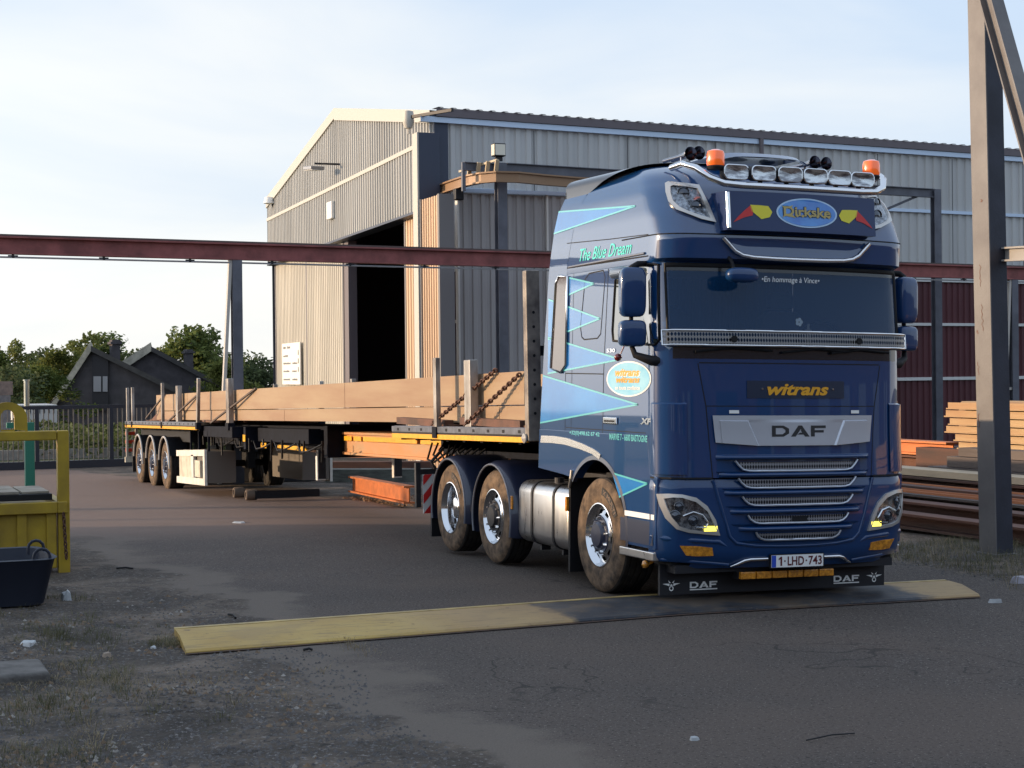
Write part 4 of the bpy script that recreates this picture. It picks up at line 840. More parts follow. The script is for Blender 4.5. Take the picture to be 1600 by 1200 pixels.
# ================================================================ LOAD
rust=mat('primer brown steel',(.36,.255,.155),.6,.1,.4,col2=(.30,.185,.11),vscale=1.6,stretch=(.25,1,2.5),bump=.06,bscale=20)
rustd=mat('dark rusty steel',(.16,.07,.045),.75,.1,col2=(.07,.04,.03),vscale=3,bump=.2)
def hbeam(x0,x1,yc,zc,w_,h,t=.025):
    """H section lying with its flanges upright: outer faces at y=yc+-w/2; follows the trailer slope"""
    m=MB(); Z=lambda x,z:z+A_T*(x+1.6)
    def bx(ya,yb,za,zb):
        n=8; vs=[];fs=[]
        for i in range(n+1):
            x=x0+(x1-x0)*i/n
            vs+=[(x,ya,Z(x,za)),(x,yb,Z(x,za)),(x,yb,Z(x,zb)),(x,ya,Z(x,zb))]
        for i in range(n): 
            a=4*i; fs+=[(a+j,a+(j+1)%4,a+4+(j+1)%4,a+4+j) for j in range(4)]
        fs+=[(0,1,2,3),(4*n,4*n+3,4*n+2,4*n+1)]; m.add(vs,fs)
    bx(yc-w_/2,yc-w_/2+t,zc-h/2,zc+h/2); bx(yc+w_/2-t,yc+w_/2,zc-h/2,zc+h/2); bx(yc-w_/2+t,yc+w_/2-t,zc-t/2,zc+t/2)
    return m
G='steel beams loaded on the flatbed trailer'
zb0=1.515
for (y,zc,h,x0,lab) in ((-.52,1.605,.185,-23.9,'lower brown steel beam on the near side of the trailer load'),(-.535,1.885,.35,-23.85,'large brown steel beam on top of the near side of the trailer load'),
    (.52,1.605,.185,-23.7,'lower brown steel beam hidden on the far side of the trailer load'),(.52,1.885,.35,-23.6,'large brown steel beam on top of the far side of the trailer load')):
    o=hbeam(x0,-2.25,y,zc,.98,h).build('steel_beam',rust); tag(o,lab,'steel beam',G)
    if y<0:
        for xs_ in ((-20.3,-8.9) if h>.3 else (-12.4,-3.0)):
            m=MB(); Z_=A_T*(xs_+1.6); m.box(xs_-.004,xs_+.004,y-.4925,y-.4895,zc-h/2+Z_,zc+h/2+Z_-.01); m.build('weld_seam',rustd,o)
for k,x in enumerate((-22.5,-17.9,-5.2,-2.9)):
    lab=['rearmost','second rearmost','second foremost','foremost'][k]+' timber bearer between the deck and the brown beams'
    zt=1.475 if x<-10 else 1.475
    m=MB(); Z=A_T*(x+1.6); m.box(x-.9 if k>1 else x-.5,x+.9 if k>1 else x+.5,-1.12,1.12,zt+Z,zt+.036+Z); 
    o=m.build('timber_bearer',mat('dark bearer',(.16,.08,.05),.8,var=.4),bevel=.004); tag(o,lab,'timber bearer','bearers under the steel beams')
    for y in (-1.10,):
        if k>1:
            m=MB(); m.box(x-.95,x+.85,-1.16,-1.05,zt+Z+.001,zt+.085+Z)
            o=m.build('bearer_channel',rustd,bevel=.004); tag(o,('rusty steel channel on the deck edge beside the '+('front' if k==3 else 'second')+' bearer'),'steel channel')
# chains
def chain(name,p0,p1,lab,r=.011,L=.075):
    p0,p1=Vector(p0),Vector(p1); d=(p1-p0); n=int(d.length/(L*.72)); d.normalize(); a=d.orthogonal().normalized(); b=d.cross(a); m=MB()
    for i in range(n):
        c=p0+(p1-p0)*((i+.5)/n); s_=a if i%2 else b
        pts=[c+d*(L*.5*math.cos(t_))+s_*(L*.26*math.sin(t_)) for t_ in [2*PI*j/8 for j in range(8)]]
        m.tube(pts,r,5,closed=True)
    o=m.build(name,mat('rusty chain',(.10,.05,.035),.7,.5),smooth=60); tag(o,lab,'chain','lashing chains over the load')
chain('lashing_chain',(-2.95,-1.06,2.07),(-4.55,-1.25,1.44),'rusty lashing chain from the beam top down to the deck by the front stake')
chain('lashing_chain',(-2.27,-1.06,2.02),(-3.45,-1.25,1.46),'rusty lashing chain running up to the headboard post')
def strap(p0,p1,lab):
    m=MB(); m.bar(p0,p1,.03,.03); o=m.build('lashing_strap',mat('dark strap',(.07,.045,.035),.7)); tag(o,lab,'strap','lashing straps over the rear of the load')
strap((-19.0,-1.045,1.70),(-21.7,-1.20,1.06),'dark lashing strap slanting up behind the middle rear stake')
strap((-14.2,-1.045,1.82),(-17.2,-1.20,1.16),'dark lashing strap slanting up towards the front of the rear deck')
strap((-22.7,-1.045,1.66),(-24.2,-1.2,1.1),'dark lashing strap slanting up at the rear end of the load')
# rusty scraps lying on rear deck
m=MB(); Z=lambda x:1.475+A_T*(x+1.6)
m.prism([(-26.2,.0),(-25.2,.04),(-24.2,.24),(-23.8,.26),(-23.6,.02)],lambda x,z:(x,-.9,Z(x)+z),lambda x,z:(x,-.2,Z(x)+z)); o=m.build('rusty_wedge',rustd); tag(o,'rusty steel wedge plate lying at the tail end of the trailer deck','steel plate')
m=MB(); m.tube([(-16.9,-.9,Z(-16.9)+.02),(-16.6,-.9,Z(-16)+.14),(-16.3,-.92,Z(-16)+.05),(-15.9,-.9,Z(-16)+.10),(-15.6,-.9,Z(-15.6)+.02)],.035,6); o=m.build('scrap_hook',rustd,smooth=60); tag(o,'rusty bent hook lying on the trailer beside the brown beams','hook')
# ================================================================ HALL
def corr(m,p0,p1,z0,z1,pitch=.33,dep=.035,nrm=None,seg=None):
    """trapezoid-ribbed sheet from p0 to p1 (2D); z0,z1 functions of distance"""
    p0,p1=Vector((p0[0],p0[1],0)),Vector((p1[0],p1[1],0)); L=(p1-p0).length; d=(p1-p0)/L; n=nrm or Vector((d.y,-d.x,0))
    pr=[(0,0),(.40,0),(.5,1),(.9,1)]; pts=[]; k=0
    while k*pitch<L:
        for a,b in pr:
            t=(k+a)*pitch
            if t<=L: pts.append((t,b*dep))
        k+=1
    pts.append((L,0)); vs=[];fs=[]
    f0=z0 if callable(z0) else (lambda t:z0); f1=z1 if callable(z1) else (lambda t:z1)
    for t,b in pts:
        q=p0+d*t+n*b; vs+=[(q.x,q.y,f0(t)),(q.x,q.y,f1(t))]
    fs=[(2*i,2*i+2,2*i+3,2*i+1) for i in range(len(pts)-1)]
    m.add(vs,fs); return m
clad=mat('pale grey ribbed cladding',(.34,.345,.335),.55,.1,.4,var=.18,vscale=.5,stretch=(1,1,.15))
clad2=mat('grey side cladding',(.50,.50,.49),.6,.05,.4,var=.16,vscale=.5,stretch=(1,1,.12))
doorc=mat('sunlit cream door cladding',(.54,.50,.42),.55,.05,.4,var=.2,vscale=.6,stretch=(1,1,.2))  # warm low sunlight put into the lower door sheets' colour
doorg=mat('grey sliding door sheet',(.38,.36,.355),.55,.1,.4,var=.15,vscale=.7,stretch=(1,1,.2))
maroon=mat('maroon cladding',(.085,.022,.028),.55,.05,.4,var=.25,vscale=.6,stretch=(1,1,.2))
trimc=mat('cream trim',(.48,.46,.41),.5); fascia=mat('brown grey fascia',(.13,.11,.12),.6); darkblue=mat('dark blue flashing',(.035,.045,.075),.5,.1)
silr=mat('pale blue grey rail',(.48,.58,.72),.35,.3)
G0=Vector((-29.47,7.60,0)); G1=Vector((-54.2,9.05,0)); gd=(G1-G0).normalized(); gn=Vector((gd.y,-gd.x,0)); gn=gn if gn.y<0 else -gn
L0=G0; L1=Vector((-34.3,56.0,0)); ld=(L1-L0).normalized(); ln=Vector((ld.y,-ld.x,0)); ln=ln if ln.x>0 else -ln
hall=empty('industrial_hall',(-41,12,-.6)); tag(hall,'large hall clad in pale grey ribbed sheet with its sliding door open','industrial hall')
hall.location=(0,0,0)
GL=(G1-G0).length; gp=lambda t,z,o=0:(G0.x+gd.x*t+gn.x*o,G0.y+gd.y*t+gn.y*o,z)
lp=lambda t,z,o=0:(L0.x+ld.x*t+ln.x*o,L0.y+ld.y*t+ln.y*o,z)
RT=11.85; EZ,EZ2,RZ=9.23,9.35,11.1
roof=lambda t: EZ+(RZ-EZ)*t/RT if t<RT else RZ+(EZ2-RZ)*(t-RT)/(GL-RT)
m=MB(); corr(m,G0[:2],G1[:2],6.68,lambda t:roof(t)-.05,.30,.05,gn); m.cur=1; k=1.2
while k<GL-.5:
    m.add([gp(k,6.7,.053),gp(k+.045,6.7,.053),gp(k+.045,roof(k)-.4,.053),gp(k,roof(k)-.4,.053)],[(0,1,2,3)]); k+=1.2+.6*(int(k*7)%2)
m.build('gable_wall',[clad,mat('sheet lap line',(.20,.195,.185),.7)],hall)  # darker seam lines where the gable sheets overlap
m=MB(); m.grid(lambda a,b:gp(GL*a,8.44+.12*b,.075),1,1); m.grid(lambda a,b:gp(GL*a,8.56,.075*b),1,1); m.grid(lambda a,b:gp(GL*a,8.44,.075*b),1,1); m.build('gable_rail',trimc,hall)
m=MB(); m.grid(lambda a,b:gp(GL*a,6.60+.08*b,.07),1,1); m.grid(lambda a,b:gp(GL*a,6.60,.5*b-.4),1,1); m.build('door_lintel',darkblue,hall)
for a,b,lo,hi in ((0,RT,.0,.36),(RT,GL,.0,.36)):
    m=MB(); 
    z=lambda t:roof(t)
    m.add([gp(a,z(a)-.30,.10),gp(b,z(b)-.36,.10),gp(b,z(b)+.05,.10),gp(a,z(a)+.05,.10)],[(0,1,2,3)]); m.add([gp(a,z(a)+.05,.10),gp(b,z(b)+.05,.10),gp(b,z(b)+.05,-.3),gp(a,z(a)+.05,-.3)],[(0,1,2,3)]); m.add([gp(a,z(a)-.30,.10),gp(b,z(b)-.36,.10),gp(b,z(b)-.36,0),gp(a,z(a)-.30,0)],[(0,1,2,3)])
    m.build('verge_trim',trimc,hall)
# roof planes
LL=(L1-L0).length
m=MB()
back=lambda t,z:(gp(t,z)[0]+ld.x*LL,gp(t,z)[1]+ld.y*LL,z)
for a,b in ((-.012,RT),(RT,GL+.3)):
    m.add([gp(a,roof(max(0,a))+.04,.08),gp(b,roof(min(b,GL))+.04,.08),back(b,roof(min(b,GL))+.04),back(a,roof(max(0,a))+.04)],[(0,1,2,3)])
m.build('roof',mat('grey roof sheet',(.16,.16,.17),.6,.1),hall)
# long side
m=MB(); corr(m,L0[:2],L1[:2],4.95,9.0,.34,.05,ln); m.build('side_wall',clad2,hall)
m=MB(); corr(m,L0[:2],L1[:2],-1.0,4.95,.25,.04,ln); m.build('side_wall',maroon,hall)
def rail(z0,z1,o,mt,nm,t0=0,t1=None):
    m=MB(); t1=t1 or LL; m.grid(lambda a,b:lp(t0+(t1-t0)*a,z0+(z1-z0)*b,o),1,1); m.grid(lambda a,b:lp(t0+(t1-t0)*a,z0,o*b),1,1); m.grid(lambda a,b:lp(t0+(t1-t0)*a,z1,o*b),1,1); m.build(nm,mt,hall)
rail(8.93,9.08,.16,silr,'gutter_rail',-.45); rail(7.08,7.18,.12,silr,'side_rail'); rail(4.86,4.98,.12,mat('white rail',(.6,.6,.58),.5),'side_rail'); rail(3.44,3.53,.10,MATS['white rail'],'side_rail'); rail(1.68,1.78,.10,MATS['white rail'],'side_rail')
rail(9.09,9.32,.22,fascia,'eaves_fascia')
m=MB()
k=0
while k*.4<LL-1: m.add([lp(k*.4+a,9.32+b,.26) for a,b in ((0,0),(.22,0),(.17,.022),(.05,.022))],[(0,1,2,3)]); m.add([lp(k*.4+.05,9.342,.26),lp(k*.4+.17,9.342,.26),lp(k*.4+.17,9.342,-.2),lp(k*.4+.05,9.342,-.2)],[(0,1,2,3)]); k+=1
m.build('roof_ribs',mat('roof edge dark',(.07,.06,.065),.6),hall)
m=MB(); m.grid(lambda a,b:lp(.0+.42*a,-1+10.2*b,.065),1,1); m.grid(lambda a,b:lp(0,-1+10.2*b,.065-.1*a),1,1); m.build('corner_flashing',darkblue,hall)
m=MB(); m.tube([lp(10.9,4.6,.2),lp(10.9,9.1,.2)],.07,8); m.build('downpipe',fascia,hall,smooth=60)
for t in (3.1,6.2,9.3,12.4,15.5,18.6,21.7,24.8,27.9,31):
    m=MB(); m.grid(lambda a,b:lp(t+.03*a,4.98+3.9*b,.056),1,1); m.build('sheet_joint',mat('sheet joint',(.10,.10,.10),.7),hall)
# corner column box
m=MB(); m.box(-29.62,-29.22,7.10,7.70,-1,8.62); m.build('corner_box',darkblue,hall,bevel=.01)
m=MB(); m.box(-29.63,-29.24,7.05,7.098,-1,8.62); m.build('corner_box_lit_face',trimc,hall)  # cream plate puts the sunlit side of the box into colour
# interior
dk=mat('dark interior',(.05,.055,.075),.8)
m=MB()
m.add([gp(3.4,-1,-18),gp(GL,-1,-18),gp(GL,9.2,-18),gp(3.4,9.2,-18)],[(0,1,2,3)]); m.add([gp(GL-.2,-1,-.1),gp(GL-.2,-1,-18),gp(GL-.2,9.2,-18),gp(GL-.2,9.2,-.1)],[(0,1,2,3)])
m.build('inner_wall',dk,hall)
m=MB(); 
p=gp(6.0,6.1,-4); m.bar(gp(2.4,5.9,-3.2),gp(7.5,5.9,-3.2),.25,.2); m.build('inner_crane_rail',mat('orange crane rail',(.6,.15,.04),.5),hall)
# sliding doors (gable side)
def leaf(t0,t1,z0,z1,o,mt,pitch=.30):
    e=empty('sliding_door',parent=hall)
    m=MB(); a=gp(t0,0,o); b=gp(t1,0,o); corr(m,a[:2],b[:2],z0,z1,pitch,.045,gn); m.build('door_sheet',mt,e)
    for t in (t0,t1): q=gp(t,0,o); m=MB(); m.box(q[0]-.06,q[0]+.06,q[1]-.05,q[1]+.18,z0,z1); m.build('door_edge',mat('door edge grey',(.16,.15,.15),.6),e)
    return e
leaf(11.95,18.0,-1,6.66,-.22,doorc); leaf(18.1,24.3,-1,6.66,-.22,doorc); doorw=mat('orange sunlit door cladding',(.60,.42,.27),.55,.05,.4,var=.2,vscale=.6,stretch=(1,1,.2)); leaf(.35,3.75,-1,6.66,-.22,doorw)  # orange sunlight put into the right-hand leaves' colour
m=MB(); q=gp(11.9,0,0); m.box(q[0]+.0,q[0]+.55,q[1]+.2,q[1]+.5,-1,6.6); m.build('door_jamb',fascia,hall)
# door leaves folded round the corner
e=empty('sliding_door',parent=hall); m=MB(); corr(m,(-28.72,7.0),(-27.35,7.0),-1,6.72,.19,.035,Vector((0,-1,0))); m.build('door_sheet',doorw,e)
m=MB(); m.box(-28.78,-28.72,6.95,7.1,-1,6.74); m.build('door_edge',MATS['door edge grey'],e); m=MB(); m.box(-27.35,-27.2,6.94,7.35,-1,6.74); m.build('door_edge',MATS['door edge grey'],e)
for y0,y1 in ((7.85,10.4),(10.45,13.2)):
    e=empty('sliding_door',parent=hall); m=MB(); corr(m,(-28.2,y0),(-28.25,y1),-1,6.88,.26,.045,Vector((1,0,0))); m.build('door_sheet',doorg,e)
    m=MB(); m.box(-28.35,-28.15,y0-.05,y0,-1,6.9); m.build('door_edge',mat('white door edge',(.65,.62,.58),.5),e)
m=MB(); m.box(-28.32,-28.1,7.8,13.3,6.9,7.0); m.build('door_head_rail',silr,hall)
# wall lamp, white box, siren on the gable
def lampwall(t,z):
    e=empty('wall_floodlight'); p=Vector(gp(t,z,0)); e.location=p; tag(e,'grey floodlight on a short arm high on the hall gable','floodlight')
    m=MB(); m.bar((0,0,.05),(gn.x*.9,gn.y*.9,.05),.06,.06); m.build('arm',dark,e)
    m=MB(); m.bar((gn.x*.7-.35,gn.y*.7,-.05),(gn.x*.7-1.0,gn.y*.7-.1,-.0),.5,.12); m.build('lamp_head',mat('lamp grey',(.22,.23,.25),.4,.4),e,bevel=.02); m=MB(); m.bar((gn.x*.7-.35,gn.y*.7,-.12),(gn.x*.7-1.0,gn.y*.7-.1,-.07),.42,.015); m.build('lamp_glass',white,e)
lampwall(11.3,9.12)
m=MB(); p=gp(12.45,7.72,.08); m.box(p[0]-.3,p[0]+.3,p[1]-.1,p[1]+.02,p[2]-.3,p[2]+.3); tag(m.build('wall_box',white,bevel=.03),'small white box on the hall gable below the cream rail','wall box')
e=empty('corner_camera',(-29.5,7.1,9.0)); tag(e,'white camera with dome on a bracket at the hall corner','security camera')
m=MB(); m.lathe([(0,.3),(.14,.26),(.16,.1),(.16,-.05),(.10,-.2),(0,-.22)],(-.3,-.1,0),(0,0,1),16); m.build('camera_body',trimc,e,smooth=40); m=MB(); m.bar((-.3,-.1,.1),(1.3,.6,.1),.08,.08); m.build('bracket',dark,e); m=MB(); m.cyl((-.3,-.1,-.35),(-.3,-.1,-.2),.03,n=6); m.build('stem',trimc,e)
e=empty('corner_siren',gp(23.4,8.9,.1)); tag(e,'small white siren near the left end of the hall gable','siren')
m=MB(); m.lathe([(0,.1),(.18,.1),(.25,-.15),(0,-.2)],(0,-.1,.3),(0,0,1),12); m.build('siren_body',white,e,smooth=40); m=MB(); m.bar((0,0,.2),(0,.1,-.2),.06,.06); m.build('bracket',dark,e)
# notice board
sg_=empty('notice_board',gp(20.5,2.5,-.12)); sg_.location=(0,0,0); tag(sg_,'white notice board with lines of small writing on the hall door left of the opening','notice board')
m=MB(); bp=lambda u,v,o=.0: gp(22.35-3.55*u,1.70+1.62*v,-.10+o)
m.prism([(0,0),(1,0),(1,1),(0,1)],lambda a,b:bp(a,b,0),lambda a,b:bp(a,b,.05)); m.build('board',mat('board pale',(.74,.73,.70),.5),sg_)
m=MB(); random.seed(2)
for r_,(v,segs) in enumerate(((.87,((.08,.22),(.30,.48))),(.67,((.08,.34),)),(.49,((.08,.50),(.60,.86))),(.30,((.08,.42),(.58,.82))),(.10,((.08,.46),(.58,.86))))):
    for a,b in segs:
        x=a
        while x<b:
            w_=random.uniform(.015,.035); h=.05 if r_ else .065
            m.add([bp(x,v,.06),bp(min(b,x+w_),v,.06),bp(min(b,x+w_),v+h*random.uniform(.6,1),.06),bp(x,v+h*random.uniform(.6,1),.06)],[(0,1,2,3)]); x+=w_+.012
for v in (.70,.50,.30): m.add([bp(.90,v,.06),bp(.94,v,.06),bp(.94,v+.12,.06),bp(.90,v+.12,.06)],[(0,1,2,3)])
m.build('small_print',mat('grey print',(.22,.22,.22),.6),sg_)
# ================================================================ DOOR RAIL FRAME
fr=empty('door_rail_frame'); tag(fr,'grey steel frame on posts beside the hall carrying the curved door rail toned sunlit orange','steel frame')
fgrey=mat('grey painted steel',(.11,.115,.14),.5,.2,var=.25,vscale=2)
A=pD(782,255,43.8); B=pD(1462,296,50.6); fd=(B-A).normalized(); fd.z=0; fn_=Vector((fd.y,-fd.x,0)); 
ztop=(A.z+B.z)/2; print('frame',A,B)
m=MB(); m.ibeam((A.x,A.y,-.8),(A.x,A.y,A.z),.26,.26,.03,(1,0,0)); m.build('post',fgrey,fr)
m=MB(); m.ibeam((B.x,B.y,-.8),(B.x,B.y,B.z),.24,.22,.03,(1,0,0)); m.build('post',fgrey,fr)
M_=A.lerp(B,.55); m=MB(); m.ibeam((M_.x,M_.y,-.8),(M_.x,M_.y,M_.z),.24,.22,.03,(1,0,0)); m.build('post',fgrey,fr)
m=MB(); m.ibeam(A+Vector((0,.15,-.12)),B+Vector((0,-.12,-.12)),.18,.26,.02); m.build('top_beam',fgrey,fr)
m=MB(); m.ibeam(A-fd*1.0+Vector((-.2,0,-.1)),A-Vector((.2,.1,.1)),.14,.22,.02); m.bar(A-fd*1.0+Vector((-.2,0,-.75)),A-fd*1.0+Vector((-.2,0,0)),.09,.09); m.build('side_beam',fgrey,fr)
m=MB(); m.bar(pD(1385,327,50.0),B+Vector((0,-.1,0)),.07,.07); m.build('brace',fgrey,fr)
pts=[pZ(668,304,7.1),pZ(684,298,7.1),pZ(700,292,7.1),pZ(716,286.5,7.1),pZ(733,281.5,7.1),pZ(752,278,7.1),pZ(775,276,7.1),pZ(810,277,7.1),pZ(850,281,7.1),pZ(900,285,7.1),pZ(960,289,7.1)]
m=MB()
for z0,z1,w_ in ((-.14,-.10,.16),(.10,.14,.16),(-.10,.10,.03)):
    vs=[];fs=[]
    for i,p in enumerate(pts):
        d=(pts[min(i+1,len(pts)-1)]-pts[max(i-1,0)]).normalized(); n=Vector((d.y,-d.x,0)).normalized()*w_/2
        vs+=[p-n+Vector((0,0,z0)),p+n+Vector((0,0,z0)),p+n+Vector((0,0,z1)),p-n+Vector((0,0,z1))]
    for i in range(len(pts)-1): fs+=[(4*i+j,4*i+(j+1)%4,4*i+4+(j+1)%4,4*i+4+j) for j in range(4)]
    fs+=[(0,1,2,3)]; m.add(vs,fs)
m.build('curved_rail',mat('sunlit ochre rail',(.27,.16,.085),.5,.1),fr)  # part of the rail's orange is sunlight put into its colour
for i in (1,3):
    p=pts[i]; m=MB(); m.box(p.x-.12,p.x+.12,p.y-.12,p.y+.12,p.z-.45,p.z-.14); m.build('trolley',dark,fr,bevel=.03)
for i in range(4):
    p=pts[4].lerp(pts[6],i/3); m=MB(); m.bar(p+Vector((0,0,.14)),p+Vector((.1,0,.42)),.1,.06); m.build('hanger',mat('ochre hanger',(.45,.36,.24),.5),fr)
m=MB(); m.bar(pts[3]+Vector((.1,0,.30)),pts[6]+Vector((.1,0,.42)),.05,.05); m.build('hanger_bar',MATS['ochre hanger'],fr)
fl=empty('post_floodlight',A+Vector((0,-.05,.05))); tag(fl,'square floodlight with a lit pale face on top of the grey door frame post','floodlight')
m=MB(); R=Matrix.Rotation(.35,3,'X'); 
m.box(-.12,.12,-.16,.16,.12,.46); m.build('lamp_head',dark,fl,bevel=.02); m=MB(); m.add([(-.10,-.165,.15),(.12,-.165,.15),(.12,-.165,.43),(-.10,-.165,.43)],[(0,1,2,3)]); m.add([(.125,-.14,.15),(.125,.14,.15),(.125,.14,.43),(.125,-.14,.43)],[(0,1,2,3)]); m.build('lamp_face',mat('pale lamp face',(.7,.66,.55),.3),fl); m=MB(); m.box(-.03,.03,-.1,.1,0,.14); m.build('lamp_bracket',dark,fl)
# ================================================================ CRANE RUNWAY
cr_=empty('crane_runway'); tag(cr_,'long red-brown crane runway beam crossing the yard in front of the hall on grey posts','crane runway')
a=pD(0,383.0,34.7); b=pD(1600,427.5,49.0); d=(b-a); a2=a-d*.35; b2=b+d*.4; dn_=d.normalized()
redb=mat('red brown crane beam',(.27,.085,.078),.6,.1,.4,var=.35,vscale=2,bump=.1)
m=MB(); m.ibeam(a2,b2,.24,.37,.035); m.build('runway_beam',redb,cr_)
m=MB(); m.bar(a2+Vector((0,0,.20)),b2+Vector((0,0,.20)),.10,.06); m.build('crane_rail',mat('dull rail',(.10,.07,.065),.5,.5),cr_)
m=MB(); lo=Vector((0,0,-.25)); off=Vector((dn_.y,-dn_.x,0))*.05
m.tube([a2+lo+off,b2+lo+off],.022,6); m.build('conduit',mat('grey conduit',(.35,.35,.36),.5),cr_,smooth=60)
L_=(b2-a2).length; k=1.0
while k<L_-1:
    p=a2+(b2-a2)*(k/L_)+off; m=MB(); m.bar(p+Vector((0,0,-.26)),p+Vector((0,0,-.18)),.05,.05); m.bar(p+Vector((0,0,-.22))-dn_*.1,p+Vector((0,0,-.22))+dn_*.1,.03,.03); m.build('conduit_clip',dark,cr_); k+=1.9
def crpost(U,aframe):
    # point on the runway over pixel column U
    lo_,hi_=0,1
    best=min((abs((lambda q:800+F_PX*(q.dot(r2)/q.dot(fw)))(a2+(b2-a2)*t/400-CAM)-U),t) for t in range(401))[1]; p=a2+(b2-a2)*best/400
    e=empty('runway_post',(p.x,p.y,gz(p.x)-.1),parent=cr_); H=p.z-.19-(gz(p.x)-.1)
    m=MB(); m.ibeam((0,0,0),(0,0,H),.22,.22,.02,(1,0,0)); m.build('post_shaft',fgrey,e)
    if aframe:
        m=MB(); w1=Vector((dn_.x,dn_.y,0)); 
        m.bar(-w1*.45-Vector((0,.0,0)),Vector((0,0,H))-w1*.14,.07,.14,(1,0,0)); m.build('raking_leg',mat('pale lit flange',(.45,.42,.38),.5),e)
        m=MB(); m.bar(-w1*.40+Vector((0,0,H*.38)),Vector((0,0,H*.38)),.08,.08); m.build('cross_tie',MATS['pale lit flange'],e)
    m=MB(); m.box(-.2,.2,-.2,.2,0,.03); m.build('base_plate',fgrey,e)
crpost(365,True); crpost(1010,False); crpost(1583,True)
# ================================================================ GROUND
gm_=bpy.data.materials.new('asphalt and dirt'); gm_.use_nodes=True; t=gm_.node_tree; b=t.nodes['Principled BSDF']; Ln=t.links
geo=t.nodes.new('ShaderNodeNewGeometry')
def NO(sc,det=4,ro=.6,vec=None,dist=0):
    n=t.nodes.new('ShaderNodeTexNoise'); n.inputs['Scale'].default_value=sc; n.inputs['Detail'].default_value=det; n.inputs['Roughness'].default_value=ro; n.inputs['Distortion'].default_value=dist
    Ln.new(vec or geo.outputs['Position'],n.inputs['Vector']); return n.outputs[0]
def MA(op,a,c=None,d=None):
    n=t.nodes.new('ShaderNodeMath'); n.operation=op
    for i,x in enumerate((a,c,d)):
        if x is None: continue
        if isinstance(x,(int,float)): n.inputs[i].default_value=x
        else: Ln.new(x,n.inputs[i])
    return n.outputs[0]
def RAMP(x,pts):
    n=t.nodes.new('ShaderNodeValToRGB'); e=n.color_ramp.elements
    while len(e)<len(pts): e.new(.5)
    for el,(p,c) in zip(e,pts): el.position=p; el.color=(*c,1)
    Ln.new(x,n.inputs[0]); return n.outputs[0]
def SS(x,a,c):
    n=t.nodes.new('ShaderNodeMapRange'); n.interpolation_type='SMOOTHSTEP'; n.inputs[1].default_value=a; n.inputs[2].default_value=c; Ln.new(x,n.inputs[0]); return n.outputs[0]
def MIX(f,a,c):
    n=t.nodes.new('ShaderNodeMix'); n.data_type='RGBA'; 
    if isinstance(f,(int,float)): n.inputs[0].default_value=f
    else: Ln.new(f,n.inputs[0])
    for i,x in ((6,a),(7,c)):
        if isinstance(x,tuple): n.inputs[i].default_value=(*x,1)
        else: Ln.new(x,n.inputs[i])
    return n.outputs[2]
sp=t.nodes.new('ShaderNodeSeparateXYZ'); Ln.new(geo.outputs['Position'],sp.inputs[0]); X,Y=sp.outputs[0],sp.outputs[1]
asp=RAMP(NO(.45,6,.6),[(.3,(.062,.050,.043)),(.7,(.092,.073,.061))])
fine=NO(55,3,.7); asp=MIX(SS(fine,.60,.66),asp,(.27,.24,.22)); asp=MIX(SS(NO(38,2,.6),.58,.64),asp,(.012,.011,.012)); vo=t.nodes.new('ShaderNodeTexVoronoi'); vo.feature='DISTANCE_TO_EDGE'; vo.inputs['Scale'].default_value=.45; wv=t.nodes.new('ShaderNodeVectorMath'); wv.operation='ADD'; nw=t.nodes.new('ShaderNodeTexNoise'); nw.inputs['Scale'].default_value=1.6; Ln.new(geo.outputs['Position'],nw.inputs['Vector']); Ln.new(geo.outputs['Position'],wv.inputs[0]); Ln.new(nw.outputs[1],wv.inputs[1]); Ln.new(wv.outputs[0],vo.inputs['Vector']); crk=MA('MULTIPLY',MA('SUBTRACT',1.0,SS(vo.outputs[0],.002,.008)),SS(NO(.35,3,.5),.50,.60)); asp=MIX(MA('MULTIPLY',crk,.75),asp,(.012,.011,.011)); asp=MIX(MA('MULTIPLY',SS(NO(14,4,.7),.5,.7),.5),asp,(.085,.072,.066))
back_=MA('SUBTRACT',1.0,SS(X,-11,-7)); asp=MIX(MA('MULTIPLY',back_,.92),asp,(.185,.128,.102))  # browner dust plus low sunlight put into the back road's colour
dusty=SS(NO(.22,5,.6),.47,.66); asp=MIX(MA('MULTIPLY',dusty,.35),asp,(.105,.075,.058))
dirt=RAMP(NO(1.1,9,.70,dist=.6),[(.34,(.028,.022,.018)),(.48,(.066,.052,.041)),(.64,(.165,.128,.098))])
dirt=MIX(SS(NO(26,4,.7),.57,.64),dirt,(.20,.185,.175)); dirt=MIX(SS(NO(9,5,.7),.56,.66),dirt,(.020,.017,.015)); dirt=MIX(SS(NO(2.4,5,.7),.60,.72),dirt,(.028,.030,.018))
# dirt shoulder on the -Y side, with an uneven edge; tongue of sandy dirt over the asphalt
edge=MA('ADD',Y,MA('MULTIPLY',MA('SUBTRACT',NO(.55,5,.6),.5),2.4)); edge=MA('ADD',edge,MA('MULTIPLY',MA('SUBTRACT',NO(3.5,4,.6),.5),.6))
dm=MA('SUBTRACT',1.0,SS(edge,-4.75,-4.55))
xm=SS(X,-11,-6.5); dm=MA('MULTIPLY',dm,xm)
sandy=MA('SUBTRACT',1.0,SS(edge,-4.35,-3.9)); asp=MIX(MA('MULTIPLY',MA('MULTIPLY',sandy,xm),.8),asp,(.14,.115,.094))
# right verge
vr=MA('MULTIPLY',SS(MA('ADD',Y,MA('MULTIPLY',MA('SUBTRACT',NO(1.2,4,.6),.5),.8)),2.75,3.05),MA('SUBTRACT',1.0,SS(X,1.2,1.7)))
